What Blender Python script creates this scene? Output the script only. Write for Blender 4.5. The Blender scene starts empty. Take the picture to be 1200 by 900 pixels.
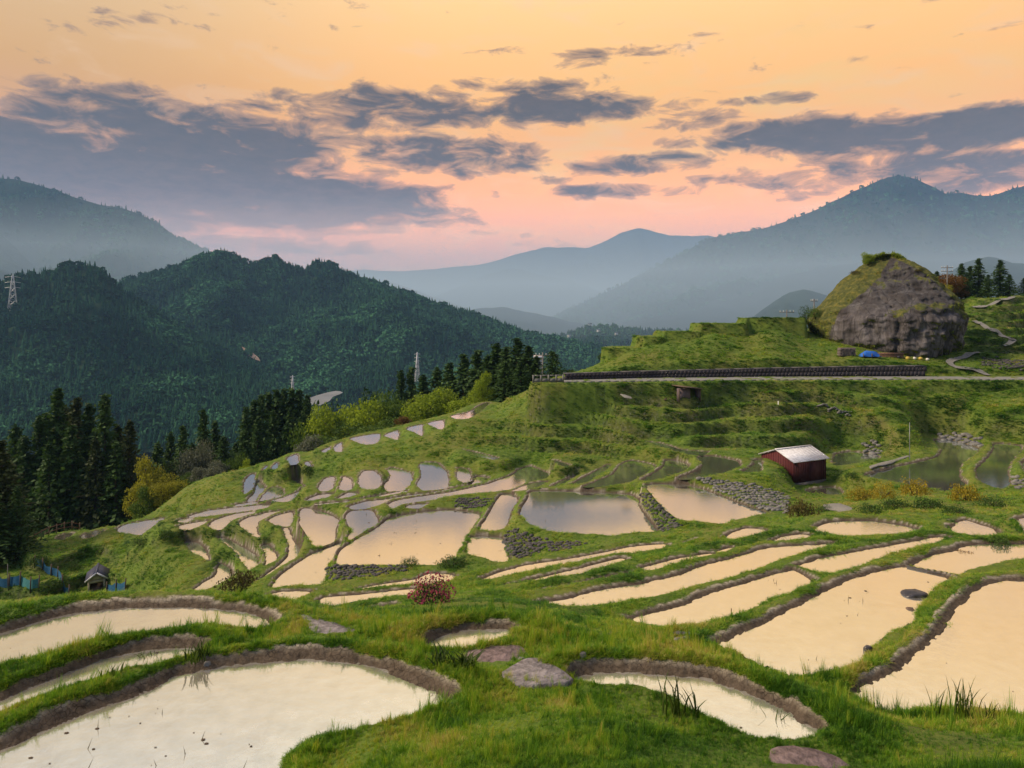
import bpy, math, random
import numpy as np
from mathutils import Vector, Matrix

# ------------------------------------------------------------------ camera
F, HZ = 800.0, 365.0            # focal length in photo pixels, horizon row
scene = bpy.context.scene
cam_d = bpy.data.cameras.new('camera')
cam_d.sensor_width = 36.0
cam_d.lens = 36.0 * F / 1200.0
cam_d.shift_y = -(450.0 - HZ) / 1200.0
cam_d.clip_start = 0.1
cam_d.clip_end = 60000
cam = bpy.data.objects.new('camera', cam_d)
cam.rotation_euler = (math.radians(90), 0, 0)
scene.collection.objects.link(cam)
scene.camera = cam
scene.view_settings.view_transform = 'Standard'
scene.view_settings.look = 'None'
scene.view_settings.exposure = 0.18
scene.view_settings.gamma = 1.0
scene.cycles.use_denoising = True
scene.cycles.max_bounces = 6
scene.cycles.diffuse_bounces = 3
scene.cycles.glossy_bounces = 3
scene.cycles.transmission_bounces = 4
scene.cycles.volume_bounces = 1
scene.cycles.transparent_max_bounces = 8
scene.cycles.sample_clamp_indirect = 6


def lin(r, g, b):
    def c(v):
        v /= 255.0
        return v / 12.92 if v <= 0.04045 else ((v + 0.055) / 1.055) ** 2.4
    return (c(r), c(g), c(b), 1.0)


# ------------------------------------------------------------------ node helper
class NT:
    def __init__(s, tree):
        s.t = tree
        s.n = tree.nodes
        s.l = tree.links

    def add(s, kind, **kw):
        nd = s.n.new(kind)
        for k, v in kw.items():
            setattr(nd, k, v)
        return nd

    def put(s, sock, v):
        if v is None:
            return
        if hasattr(v, 'is_linked') or hasattr(v, 'links'):
            s.l.new(v, sock)
        else:
            sock.default_value = v

    def math(s, op, a, b=None, c=None, clamp=False):
        nd = s.add('ShaderNodeMath', operation=op)
        nd.use_clamp = clamp
        s.put(nd.inputs[0], a)
        s.put(nd.inputs[1], b)
        s.put(nd.inputs[2], c)
        return nd.outputs[0]

    def mix(s, f, a, b, blend='MIX'):
        nd = s.add('ShaderNodeMix', data_type='RGBA', blend_type=blend)
        s.put(nd.inputs[0], f)
        s.put(nd.inputs[6], a)
        s.put(nd.inputs[7], b)
        return nd.outputs[2]

    def ramp(s, f, pts, interp='LINEAR'):
        nd = s.add('ShaderNodeValToRGB')
        nd.color_ramp.interpolation = interp
        e = nd.color_ramp.elements
        while len(e) < len(pts):
            e.new(0.5)
        for el, (p, c) in zip(e, pts):
            el.position = p
            el.color = c if len(c) == 4 else (*c, 1)
        s.put(nd.inputs[0], f)
        return nd.outputs[0]

    def noise(s, vec, scale, detail=4, rough=0.55, dist=0.0, out=0):
        nd = s.add('ShaderNodeTexNoise')
        s.put(nd.inputs['Vector'], vec)
        nd.inputs['Scale'].default_value = scale
        nd.inputs['Detail'].default_value = detail
        nd.inputs['Roughness'].default_value = rough
        nd.inputs['Distortion'].default_value = dist
        return nd.outputs[out]

    def maprange(s, v, a, b, c=0.0, d=1.0, smooth=False):
        nd = s.add('ShaderNodeMapRange')
        if smooth:
            nd.interpolation_type = 'SMOOTHSTEP'
        s.put(nd.inputs[0], v)
        for i, q in enumerate((a, b, c, d)):
            nd.inputs[i + 1].default_value = q
        return nd.outputs[0]

    def combine(s, x, y, z):
        nd = s.add('ShaderNodeCombineXYZ')
        s.put(nd.inputs[0], x)
        s.put(nd.inputs[1], y)
        s.put(nd.inputs[2], z)
        return nd.outputs[0]


# ------------------------------------------------------------------ sky
SUN_AZ, SUN_EL = -96.0, 36.0      # degrees right of the view axis / above the horizon
world = bpy.data.worlds.new('World')
scene.world = world
world.use_nodes = True


def build_world():
    w = NT(world.node_tree)
    w.n.clear()
    out = w.add('ShaderNodeOutputWorld')
    geo = w.add('ShaderNodeTexCoord')
    sep = w.add('ShaderNodeSeparateXYZ')
    w.l.new(geo.outputs['Generated'], sep.inputs[0])
    X, Y, Z = sep.outputs
    az = w.math('MULTIPLY', w.math('ARCTAN2', X, Y), 57.2958)      # degrees, 0 = west (view axis)
    el = w.math('MULTIPLY', w.math('ARCSINE', Z), 57.2958)
    elp = w.math('MAXIMUM', el, 0.0)
    west = w.maprange(Y, -0.7, 0.75, 0.0, 1.0, True)
    e01 = w.math('DIVIDE', elp, 90.0)

    def L(r, g, b, k=1.0):
        c = lin(r, g, b)
        return (c[0] * k, c[1] * k, c[2] * k, 1)
    wcol = w.ramp(e01, [
        (0.000, SKY0), (0.045, SKY1), (0.085, SKY2), (0.13, SKY3),
        (0.19, SKY4), (0.27, SKY5), (0.36, SKY6), (0.55, SKY7), (1.0, SKY8)])
    ecol = w.ramp(e01, [
        (0.0, L(150, 150, 170)), (0.12, L(175, 165, 175)), (0.3, L(150, 165, 195)), (1.0, SKY8)])
    sky = w.mix(west, ecol, wcol)
    # paler, duller warm light to the south (left of the picture)
    lft = w.maprange(az, -2.0, -36.0, 0.0, 1.0, True)
    sky = w.mix(w.math('MULTIPLY', lft, 0.9), sky, w.mix(1.0, sky, (0.60, 0.72, 1.02, 1), 'MULTIPLY'))
    # brighter veil where the hidden sun lights high cirrus
    dx = w.math('DIVIDE', w.math('SUBTRACT', az, 16.0), 30.0)
    dy = w.math('DIVIDE', w.math('SUBTRACT', el, 15.5), 10.0)
    g = w.math('ADD', w.math('MULTIPLY', dx, dx), w.math('MULTIPLY', dy, dy))
    g = w.math('POWER', 2.718, w.math('MULTIPLY', g, -1.0))
    uvs = w.combine(w.math('MULTIPLY', az, 0.05), w.math('MULTIPLY', el, 0.16), 3.3)
    cir = w.maprange(w.noise(uvs, 1.6, 6, 0.55, 0.6), 0.44, 0.72, 0.0, 1.0, True)
    glow = w.math('MULTIPLY', g, w.math('MULTIPLY_ADD', cir, 0.62, 0.38))
    sky = w.mix(glow, sky, (1.16, 0.68, 0.18, 1))
    veil = w.math('MULTIPLY', w.maprange(w.noise(uvs, 3.1, 7, 0.6, 0.9), 0.5, 0.75, 0.0, 0.35, True), west)
    sky = w.mix(veil, sky, (1.05, 0.70, 0.42, 1))

    # clouds: a coverage field (banks of cloud) times ragged noise
    uv = w.combine(w.math('MULTIPLY', az, 0.21), w.math('MULTIPLY', el, 0.56), 1.7)
    n1 = w.noise(uv, 1.35, 8, 0.62, 0.5)
    uv2 = w.combine(w.math('MULTIPLY', az, 0.07), w.math('MULTIPLY', el, 0.36), 8.1)
    n2 = w.noise(uv2, 1.0, 5, 0.5, 0.2)
    cov = None
    for (px, py, rx, ry, amp) in CLOUDS:
        a0 = math.degrees(math.atan((px - 600) / F))
        e0 = math.degrees(math.atan((HZ - py) / F * math.cos(math.radians(a0))))
        dx = w.math('DIVIDE', w.math('SUBTRACT', az, a0), rx / F * 57.3 * math.cos(math.radians(a0)) ** 2)
        dy = w.math('DIVIDE', w.math('SUBTRACT', el, e0), ry / F * 57.3 * math.cos(math.radians(a0)))
        r2 = w.math('ADD', w.math('MULTIPLY', dx, dx), w.math('MULTIPLY', dy, dy))
        r4 = w.math('MULTIPLY', r2, r2)
        bl = w.math('MULTIPLY', w.math('POWER', 2.718, w.math('MULTIPLY', r4, -1.0)), amp)
        cov = bl if cov is None else w.math('MAXIMUM', cov, bl)
    # the cloud deck goes on to both sides, out of the frame
    side = w.maprange(w.math('ABSOLUTE', az), 38.0, 55.0, 0.0, 1.0, True)
    band = w.math('MULTIPLY', w.maprange(el, 4.0, 9.0, 0.0, 1.0, True), w.maprange(el, 26.0, 16.0, 0.0, 1.0, True))
    cov = w.math('MAXIMUM', cov, w.math('MULTIPLY', w.math('MULTIPLY', side, band), 0.30))
    nn = w.math('MULTIPLY_ADD', n2, 0.35, w.math('MULTIPLY', n1, 0.65))
    dens = w.math('MULTIPLY_ADD', w.math('SUBTRACT', nn, 0.5), 2.9, w.math('MULTIPLY_ADD', cov, 1.1, -0.20))
    mask = w.maprange(dens, 0.0, 0.20, 0.0, 1.0, True)
    core = w.maprange(dens, 0.08, 0.55, 0.0, 1.0, True)
    # cloud colours: warm thin rims, grey-brown bodies, slate underneath
    low = w.maprange(el, 6.0, 13.0, 0.0, 1.0, True)
    body = w.mix(low, L(82, 70, 72), L(56, 46, 44))
    body = w.mix(w.maprange(w.noise(uv, 3.4, 8, 0.65, 0.4), 0.36, 0.66), body, w.mix(1.0, body, (1.9, 1.7, 1.5, 1), 'MULTIPLY'))
    thin = w.mix(0.5, sky, L(150, 112, 98))
    ccol = w.mix(core, thin, body)
    farc = w.maprange(el, 9.5, 3.5, 0.0, 0.75, True)
    mask = w.math('MULTIPLY', mask, w.math('SUBTRACT', 1.0, w.math('MULTIPLY', farc, 0.5)))
    mask = w.math('MULTIPLY', mask, w.maprange(el, 1.0, 5.0, 0.0, 1.0, True))
    sky = w.mix(w.math('MULTIPLY', mask, 0.96), sky, ccol)
    # low sky seen through kilometres of air is brighter in itself
    boost = w.math('MULTIPLY', w.maprange(el, 15.0, 1.0, 0.0, HORIZON_BOOST, True), west)
    sky = w.mix(1.0, sky, w.combine(w.math('ADD', boost, 1.0), w.math('MULTIPLY_ADD', boost, 0.80, 1.0),
                                    w.math('MULTIPLY_ADD', boost, 0.62, 1.0)), 'MULTIPLY')
    # ground half of the world (never seen, keeps reflections sane)
    below = w.maprange(el, -0.5, -6.0, 0.0, 1.0, True)
    sky = w.mix(below, sky, (0.05, 0.06, 0.05, 1))
    # clear-air scattering
    st = w.add('ShaderNodeTexSky', sky_type='NISHITA')
    st.sun_disc = False
    st.sun_elevation = math.radians(SUN_EL)
    st.sun_rotation = math.radians(SUN_AZ)
    sky = w.mix(1.0, sky, w.mix(1.0, st.outputs[0], (0.006, 0.006, 0.006, 1), 'MULTIPLY'), 'ADD')
    bg = w.add('ShaderNodeBackground')
    w.l.new(sky, bg.inputs[0])
    bg.inputs[1].default_value = SKY_STRENGTH
    w.l.new(bg.outputs[0], out.inputs[0])


def K(c, k=1.0):
    c = lin(*c)
    return (c[0] * k, c[1] * k, c[2] * k, 1)


SKY_STRENGTH = 0.9
HORIZON_BOOST = 1.3
SKY0 = K((245, 150, 135), 1.1); SKY1 = K((252, 158, 128), 1.15); SKY2 = K((255, 160, 105), 1.3); SKY3 = K((255, 162, 80), 1.4)
SKY4 = K((255, 176, 72), 1.35); SKY5 = K((252, 198, 122), 1.42); SKY6 = K((250, 228, 192), 1.6); SKY7 = K((232, 214, 196), 0.95); SKY8 = K((165, 172, 188))
# cloud banks, centre and radii in photo pixels turned into directions: x, y, rx, ry, amount
CLOUDS = [
    (30, 130, 150, 30, .42), (150, 125, 130, 30, .50), (40, 215, 300, 62, .95), (230, 165, 230, 44, .75), (110, 165, 180, 46, .70),
    (330, 235, 200, 38, .80), (450, 250, 110, 22, .55), (400, 130, 90, 24, .50), (480, 128, 100, 28, .52),
    (520, 182, 140, 24, .62), (610, 185, 60, 16, .50), (530, 105, 45, 14, .50), (635, 122, 100, 26, .58), (745, 127, 75, 13, .48),
    (700, 68, 95, 10, .32), (590, 62, 40, 8, .28), (900, 118, 65, 9, .32), (755, 192, 105, 13, .60), (820, 140, 66, 13, .50),
    (715, 225, 90, 10, .52), (630, 212, 36, 6, .40), (910, 230, 66, 8, .42), (800, 166, 42, 8, .36),
    (905, 155, 95, 19, .62), (1000, 165, 140, 28, .74), (1150, 148, 95, 28, .85), (1000, 200, 200, 22, .55), (1150, 205, 120, 22, .60),
    (300, 287, 170, 12, .40), (480, 272, 90, 7, .34), (590, 275, 50, 4, .3), (300, 120, 80, 22, .42),
]
build_world()

sun_d = bpy.data.lights.new('sun', 'SUN')
sun_d.energy = 5.0
sun_d.angle = math.radians(14)
sun_d.color = (1.0, 0.80, 0.56)
sun = bpy.data.objects.new('sun', sun_d)
_a, _e = math.radians(SUN_AZ), math.radians(SUN_EL)
sdir = Vector((math.sin(_a) * math.cos(_e), math.cos(_a) * math.cos(_e), math.sin(_e)))
sun.rotation_euler = sdir.to_track_quat('Z', 'Y').to_euler()
scene.collection.objects.link(sun)

rng = np.random.default_rng(7)
random.seed(7)

# ------------------------------------------------------------------ numpy noise
_perm = np.random.default_rng(3).random((256, 256)).astype(np.float32)


def vnoise(x, y):
    xi = np.floor(x).astype(np.int64)
    yi = np.floor(y).astype(np.int64)
    fx = x - xi
    fy = y - yi
    fx = fx * fx * (3 - 2 * fx)
    fy = fy * fy * (3 - 2 * fy)
    a = _perm[xi & 255, yi & 255]
    b = _perm[(xi + 1) & 255, yi & 255]
    c = _perm[xi & 255, (yi + 1) & 255]
    d = _perm[(xi + 1) & 255, (yi + 1) & 255]
    return (a + (b - a) * fx) * (1 - fy) + (c + (d - c) * fx) * fy - 0.5


def fbm(x, y, oct=4, lac=2.03, gain=0.5):
    s = 0
    a = 1.0
    for i in range(oct):
        s = s + a * vnoise(x + 17.3 * i, y - 9.1 * i)
        x = x * lac
        y = y * lac
        a *= gain
    return s


def ridged(x, y, oct=4):
    s = 0
    a = 1.0
    for i in range(oct):
        s = s + a * (1 - 2 * np.abs(2 * vnoise(x + 31.3 * i, y + 11.7 * i)))
        x = x * 2.1
        y = y * 2.1
        a *= 0.5
    return s


def sstep(a, b, x):
    t = np.clip((x - a) / (b - a), 0, 1)
    return t * t * (3 - 2 * t)


# ------------------------------------------------------------------ traced paddies (photo pixels -> level planes)
REG = {'R1': (0, 450, .25), 'R2': (300, 450, .25), 'R3': (600, 450, .25), 'R4': (900, 450, .25),
       'F1': (0, 650, .26667), 'F2': (300, 650, .26667), 'F3': (600, 650, .26667), 'F4': (880, 650, .26667),
       'T': (600, 280, .25), 'P': (0, 0, 1.0)}
# name: target level, rim height, trace
PONDS = '''
P1 -3.60 .10 P -140,1010 -140,925 0,882 F1 100,820 250,755 450,675 600,625 720,575 780,540 900,510 1050,490 F2 30,480 150,470 350,468 480,490 600,530 720,580 800,620 845,655 800,672 650,712 500,747 350,782 220,832 130,900 P 325,925 230,1000
P2 -3.85 .10 P -60,850 -50,828 F1 0,645 120,590 240,545 400,480 520,445 640,425 760,415 880,418 860,450 720,480 560,500 400,550 250,600 100,650 0,690
P3 -4.30 .10 P -110,800 -110,765 F1 0,345 150,300 330,258 550,238 800,232 1000,245 1120,268 1185,312 1100,328 900,312 700,342 500,392 300,432 150,477 0,505
P4 -4.20 .10 F2 800,372 840,358 930,335 1100,330 1125,345 1050,380 960,402 870,422 800,418 760,402
P5 -3.60 .10 F3 285,548 400,522 600,525 780,540 870,555 1000,600 1100,640 1200,690 F4 200,735 292,782 250,803 150,812 60,800 F3 1100,806 1000,782 900,732 800,682 700,622 600,592 500,572 380,570
P6 -4.60 .07 F4 440,630 520,580 640,520 740,440 830,360 900,260 960,200 1020,140 1090,122 P 1205,682 1290,690 1330,760 1290,840 F4 1200,712 1100,702 900,682 700,692 560,687 480,652
P7 -5.10 .07 F4 0,330 100,290 220,225 350,150 460,110 560,75 680,55 780,82 860,107 800,150 760,210 710,290 640,330 560,370 500,440 480,480 400,530 320,570 260,560 150,525 60,490 F3 1130,500 1060,460 1000,430 900,402 960,380
P8 -5.80 .07 P 736,727 760,721 797,711 829,698 867,687 893,679 920,671 929,668 950,680 947,686 920,697 896,706 880,714 856,725 827,738 805,745 787,741 771,733
P9 -6.60 .07 P 631,709 667,702 715,690 760,683 797,674 824,663 856,655 880,648 900,643 940,640 980,637 965,643 940,648 920,655 899,663 880,670 840,682 787,698 749,709 704,718 688,719 653,714
W76 -5.15 .07 R4 670,858 740,820 880,780 980,752 1200,748 P 1240,638 1270,650 R4 1200,818 1100,828 1000,852 940,872 890,895 800,880
W73 -6.00 .05 R4 115,862 250,820 400,790 560,765 700,740 800,718 845,724 800,742 640,792 500,837 380,872 310,888 200,875
W68 -7.60 .05 R3 610,865 700,840 800,815 930,797 955,810 900,830 800,850 650,882
W69 -7.80 .05 R3 950,790 1030,768 1032,780 960,796
W70 -7.30 .05 F3 130,165 300,130 420,100 520,80 520,90 380,117 250,147 140,170
A2 -9.0 .05 P 585,692 600,686 640,676 693,663 726,655 731,657 696,668 640,681 616,687 598,692
A1 -11.2 .05 P 565,680 583,672 615,663 662,656 712,647 740,641 777,638 781,641 740,648 700,654 660,661 620,670 588,679
W66 -10.8 .05 R3 815,752 870,735 925,724 922,737 860,757
W67 -9.6 .05 R3 1000,725 1040,695 1100,678 1180,683 1192,700 1120,717 1050,727
W72 -8.6 .05 R4 15,742 60,720 150,706 195,713 130,732
W80 -9.3 .12 R4 218,682 260,660 330,645 480,643 620,663 725,690 600,702 430,712 300,714 240,702
W78 -8.4 .07 R4 858,692 885,650 930,641 1000,663 1050,678 1077,717 1000,714 920,702
W79 -8.0 .07 P 1190,610 1215,606 1240,616 1235,632 1210,632 1197,622
W89 -12.7 .05 F2 425,158 530,135 700,110 760,85 850,88 882,105 800,122 640,140 500,160
W88 -11.0 .05 F2 275,218 300,190 450,178 600,160 700,153 685,172 560,187 420,207 340,237 290,232
W90 -9.2 .05 F2 385,268 470,245 600,223 612,237 540,262 470,293 420,284
W91 -12.4 .05 F2 45,182 120,163 242,163 185,190 160,207 100,197
C -12.80 .14 R2 378,832 400,780 480,725 560,680 640,625 800,598 920,592 1048,610 1030,650 990,710 950,790 925,822 840,850 740,848 400,850
W23 -12.8 .14 R2 1010,718 1140,720 1168,750 1182,810 1177,834 1130,837 1060,812 988,792
W22 -12.6 .14 P 585,581 600,579 608,586 601,595 598,601 591,620 562,621 572,605
A -12.0 .14 R3 38,600 75,540 92,503 250,503 440,510 550,518 592,545 597,580 640,640 682,692 560,700 455,714 400,707 200,697 120,672 60,642
B -11.6 .14 R3 630,473 820,471 960,518 1060,560 1200,605 1150,617 1050,637 990,657 870,647 790,637 720,592 660,522
W24 -12.30 .10 P 455,592 462,587 490,582 525,577 570,567 600,556 606,551 622,546 648,558 630,563 618,566 608,570 600,574 575,577 537,580 507,586 475,590 460,596
W25 -12.50 .10 R2 430,575 520,550 600,541 700,522 800,510 1000,470 1030,433 1097,440 1070,460 920,495 740,530 625,546 590,562 530,582 460,589
W26 -13.50 .10 R2 222,549 290,519 372,513 340,531 260,550
W27 -13.20 .10 R2 372,541 430,507 488,511 470,523 400,540
W28 -12.80 .10 R2 280,561 450,545 600,516 700,499 717,508 600,536 450,553 300,568
W6 -15.00 .10 P 219,606 240,599 270,595 300,592 318,591 312,596 270,602 230,607
W11 -14.80 .10 P 272,592 298,588 306,590 280,594
W4 -16.8 .10 R1 830,640 860,631 925,631 880,649 833,650
W5 -17.0 .10 R1 830,667 900,650 985,639 930,672 870,686 833,677
W7 -15.50 .10 P 243,617 250,610 275,602 301,599 294,604 275,609 262,620 250,621
W8 -15.00 .10 P 278,614 288,607 300,604 315,600 335,598 312,607 305,612 302,622 306,631 300,630 287,623
W12 -17.0 .10 R1 863,740 930,743 967,775 987,837 930,807 883,780
W13 -15.8 .10 P 254,631 265,630 282,639 300,650 303,667 293,668 284,660 274,646
W14 -16.4 .10 P 227,692 235,685 252,675 256,660 267,664 273,675 253,686 240,691 232,694
W15 -15.3 .10 P 306,640 316,639 325,654 320,663 312,667 311,652
W16 -14.6 .10 P 330,620 339,619 345,636 356,646 349,654 333,665 318,677 300,688 312,674 327,663 338,652 338,638
W17 -14.6 .10 R2 48,641 90,619 177,598 172,662 130,670 80,660
W18 -14.0 .10 R2 203,590 250,582 320,599 388,640 372,680 367,737 320,757 273,770 258,740 228,690 203,650
W19 -13.7 .10 P 319,688 330,674 348,661 367,649 390,640 400,637 392,655 384,661 382,680 372,685 345,690
W20 -13.4 .12 R2 418,620 450,596 542,593 573,650 520,682 428,738 445,690 430,655
W52 -12.9 .06 R2 722,568 812,560 765,583 702,580
W30 -13.40 .06 R2 288,492 300,463 330,438 372,438 367,487 340,502 300,502
W31 -13.15 .06 R2 383,492 408,433 452,453 453,492 415,502
W32 -12.90 .06 R2 478,440 500,410 550,406 588,433 588,477 550,497 500,492 478,470
W33 -12.70 .06 R2 593,482 625,440 613,403 640,392 732,418 733,460 702,497 620,505
W34 -12.45 .06 R2 748,472 770,430 763,373 850,368 902,420 907,482 850,497 780,500
W35 -12.30 .06 R2 936,442 943,393 1002,403 1012,452 970,463
W36 -14.6 .06 R2 55,552 130,530 200,500 205,480 168,448 200,448 232,485 262,495 252,516 150,552
W37 -14.20 .06 R2 13,547 60,490 100,481 133,500 127,527 70,542
W10 -14.60 .10 P 288,588 297,577 300,566 305,564 312,572 304,581 300,588
W9 -14.90 .10 R1 1137,512 1143,458 1168,428 1197,418 1198,450 1182,497 1150,518
W38 -13.80 .06 R2 142,350 190,328 202,345 202,372 160,380
W39 -13.90 .06 R2 222,370 250,363 270,391 240,387
W40 -14.40 .06 R2 66,400 93,368 107,368 102,397
W41 -14.70 .06 R2 20,407 50,383 57,388 30,410
W42 -13.10 .06 R2 302,317 345,295 352,305 325,322
W43 -12.90 .06 R2 363,296 400,273 407,317 368,317
W44 -12.40 .06 R2 437,255 582,233 572,277 520,285 480,277
W46 -12.10 .06 R2 598,240 667,216 667,264 620,252
W47 -11.70 .06 R2 702,210 780,190 782,247 740,227
W48 -11.20 .06 R2 802,185 877,170 882,212 850,210
W49 -10.20 .06 R2 908,151 990,134 1060,93 1097,88 1062,126 1000,162 940,165
W51 -11.9 .06 R2 975,308 1020,317 1145,349 1110,356 1040,339
W55 -12.4 .06 R3 0,502 90,464 172,457 130,482 60,499
W56 -12.2 .06 R3 175,484 240,450 300,430 255,462 220,477
W57 -12.0 .06 R3 275,470 330,440 447,378 462,390 400,432 365,457 320,470
W58 -11.7 .06 R3 332,484 430,440 470,420 500,380 560,358 662,378 664,400 600,442 540,464 440,480
W59 -11.4 .12 R3 605,452 700,392 720,358 780,358 830,380 824,402 720,442 640,457
W60 -11.1 .12 R3 775,445 860,410 885,380 868,343 950,338 1052,358 1074,385 1000,417 850,447
W61 -10.9 .12 R3 1075,412 1130,375 1128,358 1172,353 1172,412 1100,417
W81 -12.4 .12 R4 178,502 260,484 330,488 354,520 280,523 200,518
W82 -11.9 .12 R4 300,382 310,332 380,316 480,328 526,350 450,367 380,380
W83 -11.3 .14 R4 442,432 560,395 700,365 790,340 805,310 777,263 860,262 980,298 988,320 910,380 905,440 932,478 830,508 700,482 560,457
W84 -11.0 .14 R4 967,400 1010,360 1050,310 1060,278 1180,288 1194,310 1152,360 1130,410 1142,470 1100,500 1030,478 983,452
W1 -18.2 .08 R1 545,680 600,655 690,640 772,630 742,690 747,717 690,715 620,705 560,697
W2 -19.2 .06 R1 375,718 400,700 490,683 482,720 380,726
W3 -19.8 .06 R1 255,722 290,705 350,698 322,727 265,734
W85 -10.6 .14 P 1196,545 1204,537 1230,534 1238,550 1205,557
W86 -10.40 .06 R3 636,272 702,278 800,308 925,318 900,337 800,327
W87 -11.6 .06 R3 195,356 275,380 255,390 215,377
'''
FLATS = '''
ROAD -6.60 0 P 640,448.6 760,447.2 900,446 1060,445.4 1300,446.2 1300,441.8 1060,440.9 900,441.4 760,442.8 660,444.2 640,445.6
'''


def parse(txt):
    out = []
    for ln in txt.strip().splitlines():
        tk = ln.split()
        pts = []
        ox, oy, s = 0, 0, 1
        for t in tk[3:]:
            if t in REG:
                ox, oy, s = REG[t]
            else:
                a, b = t.split(',')
                pts.append((ox + float(a) * s, oy + float(b) * s))
        out.append([tk[0], float(tk[1]), float(tk[2]), pts])
    return out


ponds = parse(PONDS)
flats = parse(FLATS)


def solve_levels(ponds, gap=0.22, iters=400):
    """ponds stacked in one column of the photo must not overlap on the ground: one inequality per column and pair"""
    spans = []
    for nm, z, rim, pts in ponds:
        P = np.array(pts)
        d = {}
        for x in range(int(P[:, 0].min()) + 1, int(P[:, 0].max()), 3):
            ys = []
            for (x0, y0), (x1, y1) in zip(pts, pts[1:] + pts[:1]):
                if (x0 <= x) != (x1 <= x):
                    ys.append(y0 + (x - x0) / (x1 - x0) * (y1 - y0))
            if len(ys) >= 2:
                d[x - x % 3] = (min(ys), max(ys))
        spans.append(d)
    cons = []
    n = len(ponds)
    for i in range(n):
        for j in range(n):
            if i == j:
                continue
            best = None
            for x, (a, b) in spans[i].items():
                if x in spans[j]:
                    c, e = spans[j][x]
                    if (a + b) < (c + e) and c - b < 60:          # i lies above j in the photo: i must be farther
                        r = (1 / (min(b, c - 0.5) - HZ), 1 / (max(c, b + .5) - HZ))
                        if best is None or r[0] / r[1] < best[0] / best[1]:
                            best = r
            if best:
                cons.append((i, j, best[0], best[1]))
    h = np.array([-p[1] for p in ponds])
    t = h.copy()
    for it in range(iters):
        h += (t - h) * 0.02 * (1 - it / iters)
        for i, j, a, b in cons:
            v = h[i] * a - h[j] * b - gap / F
            if v < 0:
                k = v / (a * a + b * b)
                wi = 1.0
                h[i] -= k * a * wi
                h[j] += k * b * wi
    return h, t


_h, _t = solve_levels(ponds)
for p, hh in zip(ponds, _h):
    p[1] = -float(hh)


def smooth_poly(pts, n=4):
    P = np.array(pts)
    N = len(P)
    out = []
    for i in range(N):
        p0, p1, p2, p3 = P[i - 1], P[i], P[(i + 1) % N], P[(i + 2) % N]
        for k in range(n):
            t = k / n
            c = 0.5 * ((2 * p1) + (-p0 + p2) * t + (2 * p0 - 5 * p1 + 4 * p2 - p3) * t * t + (-p0 + 3 * p1 - 3 * p2 + p3) * t ** 3)
            l = p1 + (p2 - p1) * t
            out.append(c * 0.6 + l * 0.4)
    return np.array(out)


def unproject(P, z):
    d = -z * F / (P[:, 1] - HZ)
    return np.stack([(P[:, 0] - 600) / F * d, d], 1)


polys = []          # (name, z, rim, xy array, is_water)
for src, wat in ((ponds, True), (flats, False)):
    for nm, z, rim, pts in src:
        sp = smooth_poly(pts)
        sp[:, 1] = np.maximum(sp[:, 1], HZ + 3)
        polys.append((nm, z, rim, unproject(sp, z), wat))

# small dry terraces on the skyline of the spur: photo columns, distance, depth, row of their rim
LEDGES = [(714, 744, 75.0, 3.0, 407.5), (746, 769, 76.3, 3.0, 394.5), (771, 812, 77.5, 3.0, 388.5), (814, 866, 78.8, 3.2, 379.0), (870, 935, 80.3, 3.4, 372.6)]
for a, b, d, dep, row in LEDGES:
    z = (HZ - row) / F * d
    xy = np.array([((a - 600) / F * d, d), ((b - 600) / F * d, d), ((b - 600) / F * (d + dep), d + dep), ((a - 600) / F * (d + dep) + .4, d + dep)])
    polys.append(('LEDGE', z, 0, xy, False))

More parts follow.
